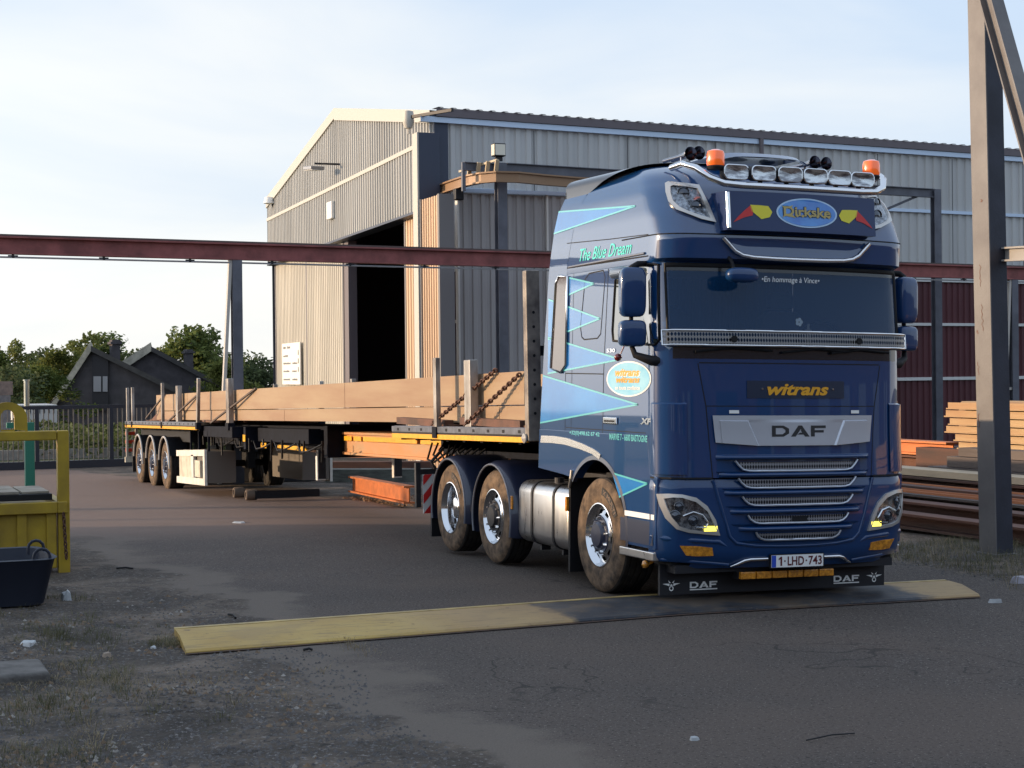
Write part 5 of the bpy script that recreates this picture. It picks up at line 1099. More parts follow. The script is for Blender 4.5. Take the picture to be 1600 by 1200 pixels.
# far side strip of wood litter beyond the lorry
vl=MA('MULTIPLY',SS(MA('ADD',MA('ADD',Y,MA('MULTIPLY',X,-.14)),MA('MULTIPLY',MA('SUBTRACT',NO(.8,4,.6),.5),1.0)),2.9,3.15),MA('SUBTRACT',1.0,SS(X,-6,-5)))
dm=MA('MAXIMUM',dm,MA('MAXIMUM',vr,vl))
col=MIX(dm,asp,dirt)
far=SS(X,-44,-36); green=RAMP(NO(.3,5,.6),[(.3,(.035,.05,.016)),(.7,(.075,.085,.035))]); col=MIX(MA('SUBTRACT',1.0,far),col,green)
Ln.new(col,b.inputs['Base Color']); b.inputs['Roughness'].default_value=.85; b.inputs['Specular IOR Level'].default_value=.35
hh=MA('ADD',MA('MULTIPLY',NO(60,3,.7),.6),MA('MULTIPLY',MA('MULTIPLY',NO(9,6,.7),dm),2.0))
bp_=t.nodes.new('ShaderNodeBump'); bp_.inputs['Strength'].default_value=1.0; bp_.inputs['Distance'].default_value=.02; Ln.new(hh,bp_.inputs['Height']); Ln.new(bp_.outputs[0],b.inputs['Normal'])
def gh(x,y):
    z=gz(x,y)
    if y<-4.7 and x>-9: z+=.05*noise.noise(Vector((x*.7,y*.7,0)))*min(1,(-4.7-y)/1.0)
    return z-(.0 if x>-60 else .02*(-60-x))
def axis(a,b,step,out):
    v=[];x=a
    while x<=b: v.append(x); x+=step
    lo=[];s=step;x=a
    while x>out[0]: s*=1.35; x-=s; lo.append(x)
    hi=[];s=step;x=v[-1]
    while x<out[1]: s*=1.35; x+=s; hi.append(x)
    return lo[::-1]+v+hi
xs=axis(-30,14,.4,(-900,500)); ys=axis(-12,9,.4,(-700,700))
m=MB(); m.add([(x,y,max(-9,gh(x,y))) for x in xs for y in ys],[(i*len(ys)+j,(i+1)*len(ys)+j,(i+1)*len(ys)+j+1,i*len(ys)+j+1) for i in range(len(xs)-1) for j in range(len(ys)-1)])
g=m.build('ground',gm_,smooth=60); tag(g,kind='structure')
# ---- ramp plate
rm=bpy.data.materials.new('worn yellow plate'); rm.use_nodes=True; t=rm.node_tree; b=t.nodes['Principled BSDF']; Ln=t.links
geo=t.nodes.new('ShaderNodeTexCoord'); sp=t.nodes.new('ShaderNodeSeparateXYZ'); Ln.new(geo.outputs['Object'],sp.inputs[0]); Y=sp.outputs[1]; X=sp.outputs[0]
NOo=lambda sc,det=4: NO(sc,det,.6,geo.outputs['Object'])
yelc=RAMP(NOo(1.5,6),[(.3,(.37,.235,.062)),(.7,(.46,.32,.10))])
wob=MA('ADD',Y,MA('MULTIPLY',MA('SUBTRACT',NOo(3.0,5),.5),.6))
worn=MA('MULTIPLY',SS(wob,-2.35,-2.2),MA('SUBTRACT',1.0,SS(wob,1.2,1.5)))
steel=RAMP(NOo(4,6),[(.35,(.03,.033,.042)),(.6,(.055,.06,.07)),(.72,(.13,.11,.09))])
tan=MIX(MA('MULTIPLY',SS(wob,-3.9,-2.9),.6),yelc,(.30,.205,.13))
c=MIX(worn,tan,steel); c=MIX(SS(NOo(7,5),.66,.74),c,(.12,.075,.04))
c=MIX(MA('MULTIPLY',SS(NOo(26,3),.60,.70),.45),c,(.17,.12,.07)); mpp=t.nodes.new('ShaderNodeMapping'); mpp.inputs['Scale'].default_value=(6,.8,1); mpp.inputs['Rotation'].default_value=(0,0,.9); Ln.new(geo.outputs['Object'],mpp.inputs[0]); c=MIX(MA('MULTIPLY',SS(NO(3.5,6,.7,mpp.outputs[0]),.52,.66),.55),c,(.13,.095,.06)); c=MIX(MA('MULTIPLY',SS(NOo(1.1,5),.50,.62),.35),c,(.22,.15,.085))
Ln.new(c,b.inputs['Base Color']); b.inputs['Roughness'].default_value=.62; b.inputs['Specular IOR Level'].default_value=.3; Ln.new(MA('MULTIPLY',worn,.35),b.inputs['Metallic'])
RA,RB,RC,RD=Vector((.75,-5.27,0)),Vector((1.79,-5.38,0)),pZ(1531,930,-.035),pZ(1477,907,-.025); RC.z=RD.z=0
ramp=empty('ramp_plate',(1.2,-1.5,0)); ramp.location=(0,0,0); tag(ramp,'long low steel ramp plate across the road, yellow ends and bare middle','ramp plate')
def rp(a,b_,h): 
    l=RA.lerp(RD,a); r=RB.lerp(RC,a); p=l.lerp(r,b_); 
    bow=.0; return Vector((p.x+bow,p.y,gz(p.x,p.y)+h))
prof_=[(0,-.02),(0,.035),(.03,.042),(.10,.042),(.105,.050),(.5,.062),(.97,.030),(1.0,.016),(1.0,-.02)]
m=MB(); m.add([rp(i/40,a,h) for i in range(41) for a,h in prof_],[(i*9+j,i*9+9+j,i*9+10+j,i*9+1+j) for i in range(40) for j in range(8)]+[tuple(range(9)),tuple(40*9+j for j in range(9))[::-1]]); m.build('plate',rm,ramp,smooth=20)
m=MB(); m.add([rp(i/40,a,h) for i in range(41) for a,h in ((-.02,.035),(-.02,.047),(.045,.047),(.045,.035))],[(i*4+j,i*4+4+j,i*4+4+(j+1)%4,i*4+(j+1)%4) for i in range(40) for j in range(4)]); m.build('edge_strip',mat('yellow strip',(.42,.30,.11),.55,var=.4,vscale=5),ramp)
m=MB(); m.add([rp(i/40,a,.004) for i in range(41) for a in (-.03,-.015)],[(2*i,2*i+2,2*i+3,2*i+1) for i in range(40)]); m.add([rp(i/40,a,.0085) for i in range(41) for a in (1.0,1.045)],[(2*i,2*i+2,2*i+3,2*i+1) for i in range(40)]); m.build('rust_joint',mat('rust joint',(.10,.05,.03),.9,col2=(.03,.022,.018),vscale=20),ramp)
# ================================================================ GATE
gt=empty('sliding_gate'); tag(gt,'long dark sliding yard gate of thin upright bars with a heavy bottom beam','gate')
gdk=mat('dark gate paint',(.022,.024,.034),.5,.2); 
ga=pD(-420,0,44.0); gb=pD(262,0,49.5); ga.z=gb.z=0; dg=(gb-ga).normalized(); zb=-.62; LG=(gb-ga).length
print('gate',ga,gb)
m=MB(); m.bar(ga+Vector((0,0,zb+.16)),gb+Vector((0,0,zb+.16)),.22,.26); m.build('bottom_beam',gdk,gt)
m=MB(); m.bar(ga+Vector((0,0,zb+1.82)),gb+Vector((0,0,zb+1.82)),.09,.10); m.build('top_rail',gdk,gt)
m=MB(); k=0
while k*.142<LG: p=ga+dg*k*.142; m.bar(p+Vector((0,0,zb+.28)),p+Vector((0,0,zb+1.78)),.028,.028); k+=1
m.build('upright_bars',mat('pale gate bars',(.17,.15,.13),.5,.3),gt)
for U in (-340,-216,-92,32,156): 
    p=ga.lerp(gb,(U+420)/682); m=MB(); m.bar(Vector((p.x,p.y,zb+.28)),Vector((p.x,p.y,zb+1.78)),.11,.11); m.build('gate_post',gdk,gt)
# low wall strip behind the gate
m=MB(); m.box(-44.2,-44,-12,6,-1.2,-.35); tag(m.build('kerb_wall',mat('concrete',(.28,.27,.25),.8,var=.3)),'low concrete wall strip running behind the dark sliding gate','low wall')
# ================================================================ HOUSES
brick=mat('dark brick gable',(.075,.066,.070),.9,var=.25,vscale=2); rooft=mat('dark roof tile',(.05,.045,.042),.7,var=.3,vscale=3); roofl=mat('sunlit roof tile',(.42,.38,.30),.8,var=.3,vscale=3)  # pale left roof slope carries its sunlight in the colour
def house(dep,foot_l,peak,foot_r,label,ch,wins):
    e=empty('house'); tag(e,label,'house')
    P0=pD(*foot_l,dep); P1=pD(*peak,dep); P2=pD(*foot_r,dep); nrm=(fw+rt*-.9).normalized(); nrm.z=0; back_=ray(115,590); back_.z=0; back_=(back_.normalized()+Vector((0,.02,0)))*11
    down=Vector((0,0,-3.5)); bl=P0+Vector((0,0,0))
    # the gable continues down to the ground
    zg=-4.0; A0=Vector((P0.x,P0.y,zg)); A2=Vector((P2.x,P2.y,zg))
    ext=lambda A_,B_: A_+(A_-B_)*0
    pts=[A0,P0,P1,P2,A2]; m=MB(); n=5; m.add(pts+[p+back_ for p in pts],[(0,1,2,3,4),(9,8,7,6,5)]+[(i,(i+1)%5,n+(i+1)%5,n+i) for i in range(5)]); m.build('wall',brick,e)
    th=Vector((0,0,.30)); ov=back_*-.035
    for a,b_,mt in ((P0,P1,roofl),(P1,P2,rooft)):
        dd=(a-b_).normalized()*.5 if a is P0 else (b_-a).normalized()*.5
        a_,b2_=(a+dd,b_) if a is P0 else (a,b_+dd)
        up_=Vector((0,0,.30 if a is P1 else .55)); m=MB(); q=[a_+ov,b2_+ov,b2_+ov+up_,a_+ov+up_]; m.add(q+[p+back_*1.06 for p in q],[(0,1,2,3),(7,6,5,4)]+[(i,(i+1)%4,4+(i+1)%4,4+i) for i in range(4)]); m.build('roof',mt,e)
    for (u0,u1,v0,v1) in ch:
        c0=pD(u0,v0,dep+4); c1=pD(u1,v1,dep+4); m=MB(); m.box(c0.x-.5,c0.x+.5,min(c0.y,c1.y),max(c0.y,c1.y),min(c0.z,c1.z),max(c0.z,c1.z)); m.box(c0.x-.6,c0.x+.6,min(c0.y,c1.y)-.1,max(c0.y,c1.y)+.1,max(c0.z,c1.z)-.25,max(c0.z,c1.z)-.12); m.build('chimney',brick,e)
    for (u0,u1,v0,v1,kind) in wins:
        f_=-nrm*.0; q=[]
        for (u,v) in ((u0,v1),(u1,v1),(u1,v0),(u0,v0)):
            q.append(pD(u,v,dep-.15 if kind=='panel' else dep-.22))
        q2=[p+(p-CAM).normalized()*.3 for p in q]
        m=MB(); m.add(q+q2,[(0,1,2,3)]+[(i,(i+1)%4,4+(i+1)%4,4+i) for i in range(4)])
        m.build('window' if kind=='win' else 'wall_panel',mat('pale blind window',(.30,.29,.30),.4) if kind=='win' else mat('dark timber panel',(.020,.018,.022),.7),e)
    return e
house(92,(80,644),(142,549),(296,625),'nearer dark brick house with a steep sunlit roof edge and pale window blinds',[(173,187,531,590)],[(144,169,556,642,'panel'),(146,158,588,612,'win'),(160.5,168,588,612,'win')])
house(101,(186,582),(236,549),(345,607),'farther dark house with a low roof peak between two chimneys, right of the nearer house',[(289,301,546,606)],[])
# ================================================================ TREES
def leafmat(nm,c1,c2):
    m=bpy.data.materials.new(nm); m.use_nodes=True; t=m.node_tree; b=t.nodes['Principled BSDF']; b.inputs['Roughness'].default_value=.7; b.inputs['Specular IOR Level'].default_value=.2
    g=t.nodes.new('ShaderNodeNewGeometry'); n=t.nodes.new('ShaderNodeTexNoise'); n.inputs['Scale'].default_value=.9; n.inputs['Detail'].default_value=3; tc=t.nodes.new('ShaderNodeTexCoord'); t.links.new(tc.outputs['Object'],n.inputs['Vector'])
    a=t.nodes.new('ShaderNodeMath'); a.operation='MULTIPLY_ADD'; a.inputs[1].default_value=.35; t.links.new(g.outputs['Random Per Island'],a.inputs[0]); t.links.new(n.outputs[0],a.inputs[2])
    r=t.nodes.new('ShaderNodeValToRGB'); r.color_ramp.elements[0].position=.45; r.color_ramp.elements[1].position=.85; r.color_ramp.elements[0].color=(*c1,1); r.color_ramp.elements[1].color=(*c2,1); t.links.new(a.outputs[0],r.inputs[0]); t.links.new(r.outputs[0],b.inputs['Base Color'])
    tr=t.nodes.new('ShaderNodeBsdfTranslucent'); t.links.new(r.outputs[0],tr.inputs[0]); ms=t.nodes.new('ShaderNodeMixShader'); ms.inputs[0].default_value=.35; t.links.new(b.outputs[0],ms.inputs[1]); t.links.new(tr.outputs[0],ms.inputs[2]); t.links.new(ms.outputs[0],t.nodes['Material Output'].inputs[0]); return m
lm=[leafmat('mid green leaves',(.05,.075,.02),(.17,.20,.055)),leafmat('olive leaves',(.08,.10,.025),(.23,.24,.07)),leafmat('dark green leaves',(.035,.05,.02),(.11,.135,.05))]
bark=mat('bark',(.07,.055,.045),.9,bump=.4)
def treeproto(seed,H,Wd,mt,n=5200,clumps=34,leaf=.42):
    R=random.Random(seed); e=empty('tree'); 
    m=MB(); m.tube([(0,0,-1),(R.uniform(-.1,.1),0,H*.3),(R.uniform(-.3,.3),R.uniform(-.2,.2),H*.62)],[.22*H/8,.16*H/8,.07],8)
    for k in range(7):
        z=H*R.uniform(.25,.6); a=R.uniform(0,2*PI); L=Wd*R.uniform(.3,.45); m.tube([(0,0,z),(math.cos(a)*L*.5,math.sin(a)*L*.5,z+L*.45),(math.cos(a)*L,math.sin(a)*L,z+L*.7)],[.07,.045,.02],5)
    m.build('trunk',bark,e,smooth=60)
    m=MB(); cl=[]
    for k in range(clumps):
        a=R.uniform(0,2*PI); zz=R.uniform(.08,.95); pr=math.sin(min(1,zz*1.15)*PI)**.6 if zz<.87 else .45*(1-zz)/.13+.1
        rr=Wd/2*pr*R.uniform(.35,.95); cl.append((math.cos(a)*rr,math.sin(a)*rr,H*zz,R.uniform(.7,1.35)*Wd/7))
    for k in range(n):
        c=R.choice(cl); u=R.gauss(0,1),R.gauss(0,1),R.gauss(0,.8); l=math.sqrt(sum(q*q for q in u)) or 1; s_=c[3]*R.uniform(.55,1.12)
        p=Vector((c[0]+u[0]/l*s_,c[1]+u[1]/l*s_,c[2]+u[2]/l*s_*.85))
        sz=leaf*R.uniform(.5,1.1); a=Vector((R.gauss(0,1),R.gauss(0,1),R.gauss(0,1))).normalized(); b_=a.orthogonal().normalized()
        m.add([p-a*sz*.5,p+b_*sz*.28,p+a*sz*.5,p-b_*sz*.28],[(0,1,2,3)])
    m.build('crown',mt,e,recalc=False); return e
protos=[treeproto(11,8,6.5,lm[0]),treeproto(12,8,5.5,lm[1]),treeproto(13,8,7.5,lm[2],6000,40),treeproto(14,9,5,lm[1],3800,28)]
prot_used=[False]*4
# (pixel column, pixel row of the top, distance, width factor, prototype, label)
TL=[(-14,548,112,1.2,0,'mid green tree at the left edge of the picture'),(29,523,118,1.0,3,'narrow light green tree with a pointed top, second from the left'),(62,541,122,1.3,2,'broad dark tree between the pointed tree and the gate post'),
(96,541,116,1.1,1,'olive green tree just left of the nearer house roof'),(128,511,120,1.0,3,'tallest olive tree rising above the nearer house peak'),(160,524,126,1.15,0,'mid green tree behind the nearer house chimney'),
(205,542,130,1.25,2,'thin dark tree in the gap between the two houses'),(262,537,116,1.0,1,'olive tree behind the right slope of the farther house'),(297,514,114,1.15,0,'tall round tree behind the farther house chimney'),(324,530,118,1.1,2,'dark rounded tree right of the tall round tree'),
(356,560,96,1.1,1,'low olive tree directly behind the crane runway post'),(384,553,108,1.1,2,'dark tree between the runway post and the hall'),(413,549,104,1.1,2,'dark tree touching the left edge of the hall'),(14,566,84,1.3,2,'low dark bush tree above the stacked blocks at the left'),(70,575,88,1.5,0,'spreading low tree in front of the tree row, left of the nearer house')]
for i,(U,V,dep,wf,k,lab) in enumerate(TL):
    top=pD(U,V,dep); zg=gh(top.x,top.y)-.6; H=top.z-zg
    o=protos[k] if not prot_used[k] else copy_tree(protos[k]); prot_used[k]=True
    s_=H/(8 if k!=3 else 9); o.location=(top.x,top.y,zg); o.scale=(s_*wf*1.0,s_*wf*1.0,s_*1.0); o.rotation_euler.z=i*1.7; o.name='tree'; tag(o,lab,'tree','trees beyond the houses')
# low undergrowth mass behind the gate
R=random.Random(8); m=MB()
for k in range(9000):
    U=R.uniform(-30,450); dep=R.uniform(56,80); p=pD(U,600,dep); h=(.8+.9*noise.noise(Vector((p.x*.15,p.y*.15,3))))*R.uniform(0,1)**.7+.0
    if U>420: continue
    p.z=gh(p.x,p.y)+max(0,h); sz=R.uniform(.15,.34); a=Vector((R.gauss(0,1),R.gauss(0,1),R.gauss(0,1))).normalized(); b_=a.orthogonal().normalized()
    m.add([p-a*sz*.5,p+b_*sz*.3,p+a*sz*.5,p-b_*sz*.3],[(0,1,2,3)])
tag(m.build('undergrowth',lm[2],recalc=False),kind='stuff')
# ================================================================ LEFT YARD THINGS
yb=mat('yellow container paint',(.40,.27,.018),.5,0,.4,col2=(.26,.17,.02),vscale=2.5,bump=.08); ybl=MATS['yellow container paint']
sk=empty('yellow_skip'); tag(sk,'yellow ribbed steel container with a yellow lifting frame above it at the left edge','container')
gzl=gz(-4.5,-6)
m=MB(); m.box(-6.2,-4.26,-8.2,-5.56,gzl+.06,.66); m.build('bin_body',yb,sk)
m=MB(); k=0
for k in range(9):
    y=-5.62-k*.30; m.box(-4.262,-4.225,y-.05,y+.05,gzl+.06,.64)
m.build('side_rib',yb,sk,bevel=.008)
m=MB(); m.box(-6.26,-4.18,-8.26,-8.16,.60,.72); m.box(-6.26,-4.18,-5.56,-5.46,.60,.72); m.box(-4.28,-4.18,-8.16,-5.56,.60,.72); m.box(-6.26,-6.16,-8.16,-5.56,.60,.72); m.build('top_rim',yb,sk,bevel=.01)
m=MB(); m.box(-4.34,-4.22,-5.55,-5.43,gzl+.0,1.47); m.box(-4.34,-4.22,-8.2,-5.555,1.37,1.47); m.box(-4.34,-4.22,-8.3,-8.18,gzl,1.37); m.build('lifting_frame',yb,sk,bevel=.012)
# lug plate with a hole
m=MB(); cy,cz=-6.05,1.62; n=28
def lug(a,b_):
    t_=PI*(a); ro=(.22,.235); ri=(.06,.13)
    return None
out=[(cy+.20,1.47)]+[(cy+.20*math.cos(rad(q)),1.60+.18*math.sin(rad(q))) for q in range(0,181,15)]+[(cy-.20,1.47)]
inn=[(cy+.07,1.49)]+[(cy+.07*math.cos(rad(q)),1.62+.08*math.sin(rad(q))) for q in range(0,181,15)]+[(cy-.07,1.49)]
n=len(out); m.add([(-4.25,*p) for p in out]+[(-4.25,*p) for p in inn]+[(-4.31,*p) for p in out]+[(-4.31,*p) for p in inn],[(i,i+1,n+i+1,n+i) for i in range(n-1)]+[(2*n+i,2*n+i+1,3*n+i+1,3*n+i) for i in range(n-1)]+[(i,i+1,2*n+i+1,2*n+i) for i in range(n-1)]+[(n+i,n+i+1,3*n+i+1,3*n+i) for i in range(n-1)]+[(0,n,3*n,2*n)]); m.add([(-4.25,cy+.07,1.471),(-4.25,cy-.07,1.471),(-4.25,cy-.07,1.49),(-4.25,cy+.07,1.49)],[(0,1,2,3)]); m.build('lifting_lug',yb,sk)
m=MB(); m.box(-4.42,-4.30,-5.52,-5.46,gzl,gzl+.16); m.build('rusty_foot',rustd,sk)
palew=mat('pale worn plank',(.33,.29,.23),.8,col2=(.2,.17,.13),vscale=4,bump=.2)
m=MB(); m.box(-5.3,-4.30,-6.15,-5.60,.735,.80); m.build('a',black); o=bpy.data.objects['a']; o.name='black_tray'; tag(o,'black tray of scrap on the yellow container rim near its frame post','tray')
m=MB(); m.box(-5.4,-4.4,-5.90,-5.62,.802,.825); tag(m.build('steel_sheet',palew,bevel=.003),'small pale sheet lying on the black tray, next to the yellow post','sheet')
m=MB(); m.box(-5.5,-4.36,-6.36,-5.93,.802,.83); tag(m.build('steel_sheet',palew,bevel=.003),'wide pale sheet lying on the black tray at the left','sheet')
m=MB(); m.box(-5.45,-4.40,-7.0,-6.39,.735,.84); tag(m.build('wooden_board',palew,bevel=.003),'pale board on the container at the very left edge','board')
# chain hanging from the frame
chain('hanging_chain',(-4.18,-5.50,.60),(-4.15,-5.48,.12),'rusty chain hanging down the corner of the yellow container',.008,.06)
# green frame and clutter behind
gf=empty('green_stand'); tag(gf,'green steel stand behind the yellow lifting frame','steel stand'); gr=mat('green painted steel',(.02,.16,.10),.5)
p=pD(46,700,21.5); m=MB(); m.box(p.x-.06,p.x+.06,p.y-.06,p.y+.06,gz(p.x),p.z+.33); m.build('stand_post',gr,gf,bevel=.01); m=MB(); m.box(p.x-.05,p.x+.05,p.y-.28,p.y+.05,p.z+.26,p.z+.33); m.build('stand_arm',gr,gf); m=MB(); m.box(p.x-1.4,p.x+.1,p.y-.8,p.y-.06,gz(p.x)+.5,gz(p.x)+.58); m.box(p.x-1.3,p.x,p.y-.7,p.y-.1,gz(p.x),gz(p.x)+.5); m.build('stand_table',mat('dark bench',(.05,.06,.055),.7),gf)
m=MB(); q=(p.x,p.y-.5,gz(p.x)+.58); m.box(q[0]-.5,q[0]+.1,q[1]-.22,q[1]+.30,q[2]+.09,q[2]+.12); m.box(q[0]-.4,q[0],q[1]-.15,q[1]+.25,q[2]+.002,q[2]+.09); tag(m.build('grey_scrap_box',mat('grey scrap',(.22,.22,.20),.6,var=.4),bevel=.01),'grey box with a flat lid standing beside the green stand','box')
m=MB(); m.tube([(q[0]+.25,q[1]+.0,q[2]+.02),(q[0]+.25,q[1]+.0,q[2]+.13),(q[0]+.25,q[1]+.22,q[2]+.13),(q[0]+.25,q[1]+.22,q[2]+.02)],.018,6); tag(m.build('bent_yellow_bar',yb),'small bent yellow bar in front of the grey scrap box','bar')
# black tub
tb=empty('black_tub'); tag(tb,'open black rubber tub with loop handles in front of the yellow container','tub')
z0=gh(-1.6,-6.6); navyt=mat('dark blue black tub',(.010,.014,.028),.6,bump=.15,bscale=6)
m=MB(); 
def ringt(z,s_,k): 
    L=rrect(.62*s_,.62*s_,.12); return [(-1.75+a,-6.55+b_*.98,z+.03*math.sin(a*5)) for a,b_ in L]
rs=[ringt(z0,.86,0),ringt(z0+.40,1.0,0),ringt(z0+.42,1.03,0),ringt(z0+.42,.96,0),ringt(z0+.08,.84,0)]; n=len(rs[0]); m.add([p for r_ in rs for p in r_],[(k*n+i,k*n+(i+1)%n,(k+1)*n+(i+1)%n,(k+1)*n+i) for k in range(4) for i in range(n)]+[tuple(4*n+i for i in range(n))]); m.build('tub_body',navyt,tb,smooth=40)
for (x,y) in ((-1.18,-6.06),(-2.0,-6.02)):
    m=MB(); m.tube([(x,y-.07,z0+.38)]+[(x,y+.07*-math.cos(rad(a)),z0+.44+.07*math.sin(rad(a))) for a in range(0,181,30)]+[(x,y+.07,z0+.38)],.014,6); m.build('loop_handle',navyt,tb,smooth=60)
# blocks and pipe beyond the gate
m=MB(); a=pD(-30,630,52); b_=pD(18,597,52); m.box(a.x-1.2,a.x,a.y,b_.y,a.z-1,b_.z-.42); tag(m.build('block_stack',mat('grey block',(.22,.21,.21),.8,var=.3)),'grey block stack behind the gate at the left edge','block stack')
m=MB(); c0=pD(-30,612,52.5); c1=pD(22,612,52.5); m.box(c0.x-1.0,c0.x,c0.y,c1.y,b_.z-.41,b_.z+.02); tag(m.build('brown_crate',mat('brown crate',(.24,.18,.15),.8,var=.3)),'brown crate on top of the grey blocks behind the gate','crate')
p=pD(42,640,54); m=MB(); m.cyl((p.x,p.y,-.6),(p.x,p.y,pD(42,595,54).z),.085,n=12); m.cyl((p.x,p.y,pD(42,595,54).z),(p.x,p.y,pD(42,594,54).z+.02),.11,n=12); tag(m.build('vent_pipe',mat('galvanised pipe',(.35,.38,.36),.4,.6)),'upright grey pipe behind the gate left of the houses','pipe')
sh=empty('low_white_building'); a=pD(30,645,75); b_=pD(92,636,75); tag(sh,'low white building strip with a row of windows seen between the gate bars','building')
m=MB(); m.box(a.x-4,a.x,a.y,b_.y,-1.6,b_.z+.1); m.build('wall',mat('white wall far',(.5,.5,.5),.7),sh)
m=MB()
for k in range(8): y=a.y+(b_.y-a.y)*(k+.25)/8; m.box(a.x+.002,a.x+.03,y,y+(b_.y-a.y)/8*.14,b_.z-.28,b_.z+.05)
m.build('window_divider',dark,sh)
# ================================================================ RIGHT YARD THINGS
col=empty('gantry_column'); tag(col,'tall grey steel column with peeling paint and side bracing at the right edge','steel column')
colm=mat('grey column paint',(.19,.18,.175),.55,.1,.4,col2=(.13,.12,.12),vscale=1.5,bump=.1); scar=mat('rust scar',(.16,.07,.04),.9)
cb=Vector((-1.45,4.42,gz(-1.4,4.4)-.05)); ct=pD(1543,0,18.9)+(pD(1543,0,18.9)-cb)*.35; ct=Vector((ct.x,ct.y,ct.z))
ax=(ct-cb).normalized(); 
m=MB(); 
A0=Vector((-1,0,0)); 
def cpt(z,dx,dy): q=cb+(ct-cb)*((z-cb.z)/(ct.z-cb.z)); return Vector((q.x+dx,q.y+dy,z))
w0=.17
def slab(m,x0,x1,y0,y1,z0,z1):
    n=8; vs=[];fs=[]
    for i in range(n+1):
        z=z0+(z1-z0)*i/n; vs+=[cpt(z,x0,y0),cpt(z,x1,y0),cpt(z,x1,y1),cpt(z,x0,y1)]
    for i in range(n): fs+=[(4*i+j,4*i+(j+1)%4,4*i+4+(j+1)%4,4*i+4+j) for j in range(4)]
    fs+=[(0,1,2,3),(4*n,4*n+1,4*n+2,4*n+3)]; m.add(vs,fs)
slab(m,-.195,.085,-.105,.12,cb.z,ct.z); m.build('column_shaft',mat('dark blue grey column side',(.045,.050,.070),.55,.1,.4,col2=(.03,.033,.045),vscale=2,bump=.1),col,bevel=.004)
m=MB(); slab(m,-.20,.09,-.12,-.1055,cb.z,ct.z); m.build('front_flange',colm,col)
m=MB(); slab(m,-.23,.12,-.15,.15,cb.z,cb.z+.06); m.build('base_plate',colm,col)
m=MB()
for (z0_,z1_,dx,w_) in ((2.95,3.2,-.08,.006),(2.45,2.75,-.06,.005),(2.42,2.46,-.15,.012),(1.95,2.1,-.15,.006),(1.35,1.52,-.16,.007),(3.9,3.93,-.02,.016)):
    pts=[]; R=random.Random(int(z0_*10)); k=8
    L=[(z0_+(z1_-z0_)*i/k,dx+R.uniform(-.02,.02)) for i in range(k+1)]
    m.add([cpt(z,d_+.0-w_*R.uniform(.4,1.0),-.1225) for z,d_ in L]+[cpt(z,d_+w_*R.uniform(.4,1.0),-.1225) for z,d_ in L],[(i,i+1,k+2+i,k+1+i) for i in range(k)])
m.build('paint_scar',scar,col)
Ca=cpt(2.02+ (577-398)*18.9/F_PX,.0,.12); m=MB(); m.ibeam(Ca,pD(1760,388,16.5),.12,.16,.02); m.build('side_arm',mat('pale arm paint',(.32,.30,.28),.5),col)
m=MB(); m.ibeam(pD(1532,-60,18.7),pD(1640,330,17.6),.16,.2,.02); m.build('diagonal_brace',colm,col)
# stacked steel, all lying roughly along the lorry's direction
stk=mat('rusty stock steel',(.13,.055,.035),.7,.2,.4,col2=(.055,.035,.03),vscale=1.2,stretch=(.3,1,3),bump=.15)
gstk=mat('grey stock steel',(.13,.105,.095),.65,.3,.4,col2=(.075,.06,.055),vscale=1.2,stretch=(.3,1,3),bump=.12)
tan_=mat('tan sheet pile steel',(.42,.29,.15),.6,.1,.4,col2=(.34,.19,.09),vscale=1.5,stretch=(.3,1,3),bump=.1)
def stock(x0,x1,y,z,w_,h,mt,lab,cat='steel beam',nm='stock_beam',kind='I',grp=None):
    m=MB(); c=Vector((0,0,0)); 
    if kind=='I': m.ibeam((x0,y,z+h/2),(x1,y,z+h/2),w_,h,min(.03,h*.2))
    elif kind=='flat': m.box(x0,x1,y-w_/2,y+w_/2,z,z+h)
    o=m.build(nm,mt,bevel=.004 if kind=='flat' else 0); tag(o,lab,cat,grp); return o
g1=gz(-3,5.6)-.005
stock(-14,9,5.35,g1+.03,.30,.20,stk,'front low rusty beam on the ground nearest the steel column')
stock(-14,9,5.80,g1+.03,.30,.30,stk,'second rusty beam from the front, just behind the front low one')
stock(-15,9,6.25,g1+.02,.32,.36,gstk,'third dull beam from the front of the steel stock')
stock(-15,8,6.72,g1+.02,.30,.42,stk,'fourth rusty beam, under the bundle of thin bars')
R=random.Random(4)
m=MB()
for k in range(14): y=6.05+R.uniform(0,.8); z=g1+.44+.03*R.randint(0,3); m.bar((-13+R.uniform(-1,1),y,z-.1),(7,y+R.uniform(-.1,.1),z-.06),.03,.03)
tag(m.build('bar_bundle',mat('orange rusty bars',(.42,.15,.06),.7)),'bundle of thin orange rusty bars on top of the low beams','bar bundle')
stock(-16,8,7.25,g1+.02,.34,.50,stk,'dark beam under the long pale-topped beam',grp=None)
stock(-16,8,7.35,g1+.53,.40,.10,mat('pale cream steel',(.42,.33,.22),.6,var=.25,vscale=2,stretch=(.3,1,1)),'long pale cream channel catching the sun along the stack',kind='flat')
stock(-7.5,7,7.9,g1+.34,.34,.20,gstk,'grey flat section at the bottom of the stepped grey stack',kind='flat')
stock(-7.35,7,7.9,g1+.545,.34,.09,gstk,'grey plate second in the stepped grey stack',kind='flat')
stock(-6.95,7,7.95,g1+.64,.32,.16,gstk,'grey beam third in the stepped grey stack',kind='flat')
stock(-6.75,7,8.0,g1+.805,.30,.13,gstk,'grey beam topmost in the stepped grey stack',kind='flat')
stock(-11,-8.4,9.0,g1+.70,.30,.23,mat('orange primer beam',(.58,.17,.04),.55),'short bright orange beam left of the tan sheet piles')
stock(-11,-3,9.05,g1+.30,.4,.38,stk,'rusty beam carrying the bright orange beam')
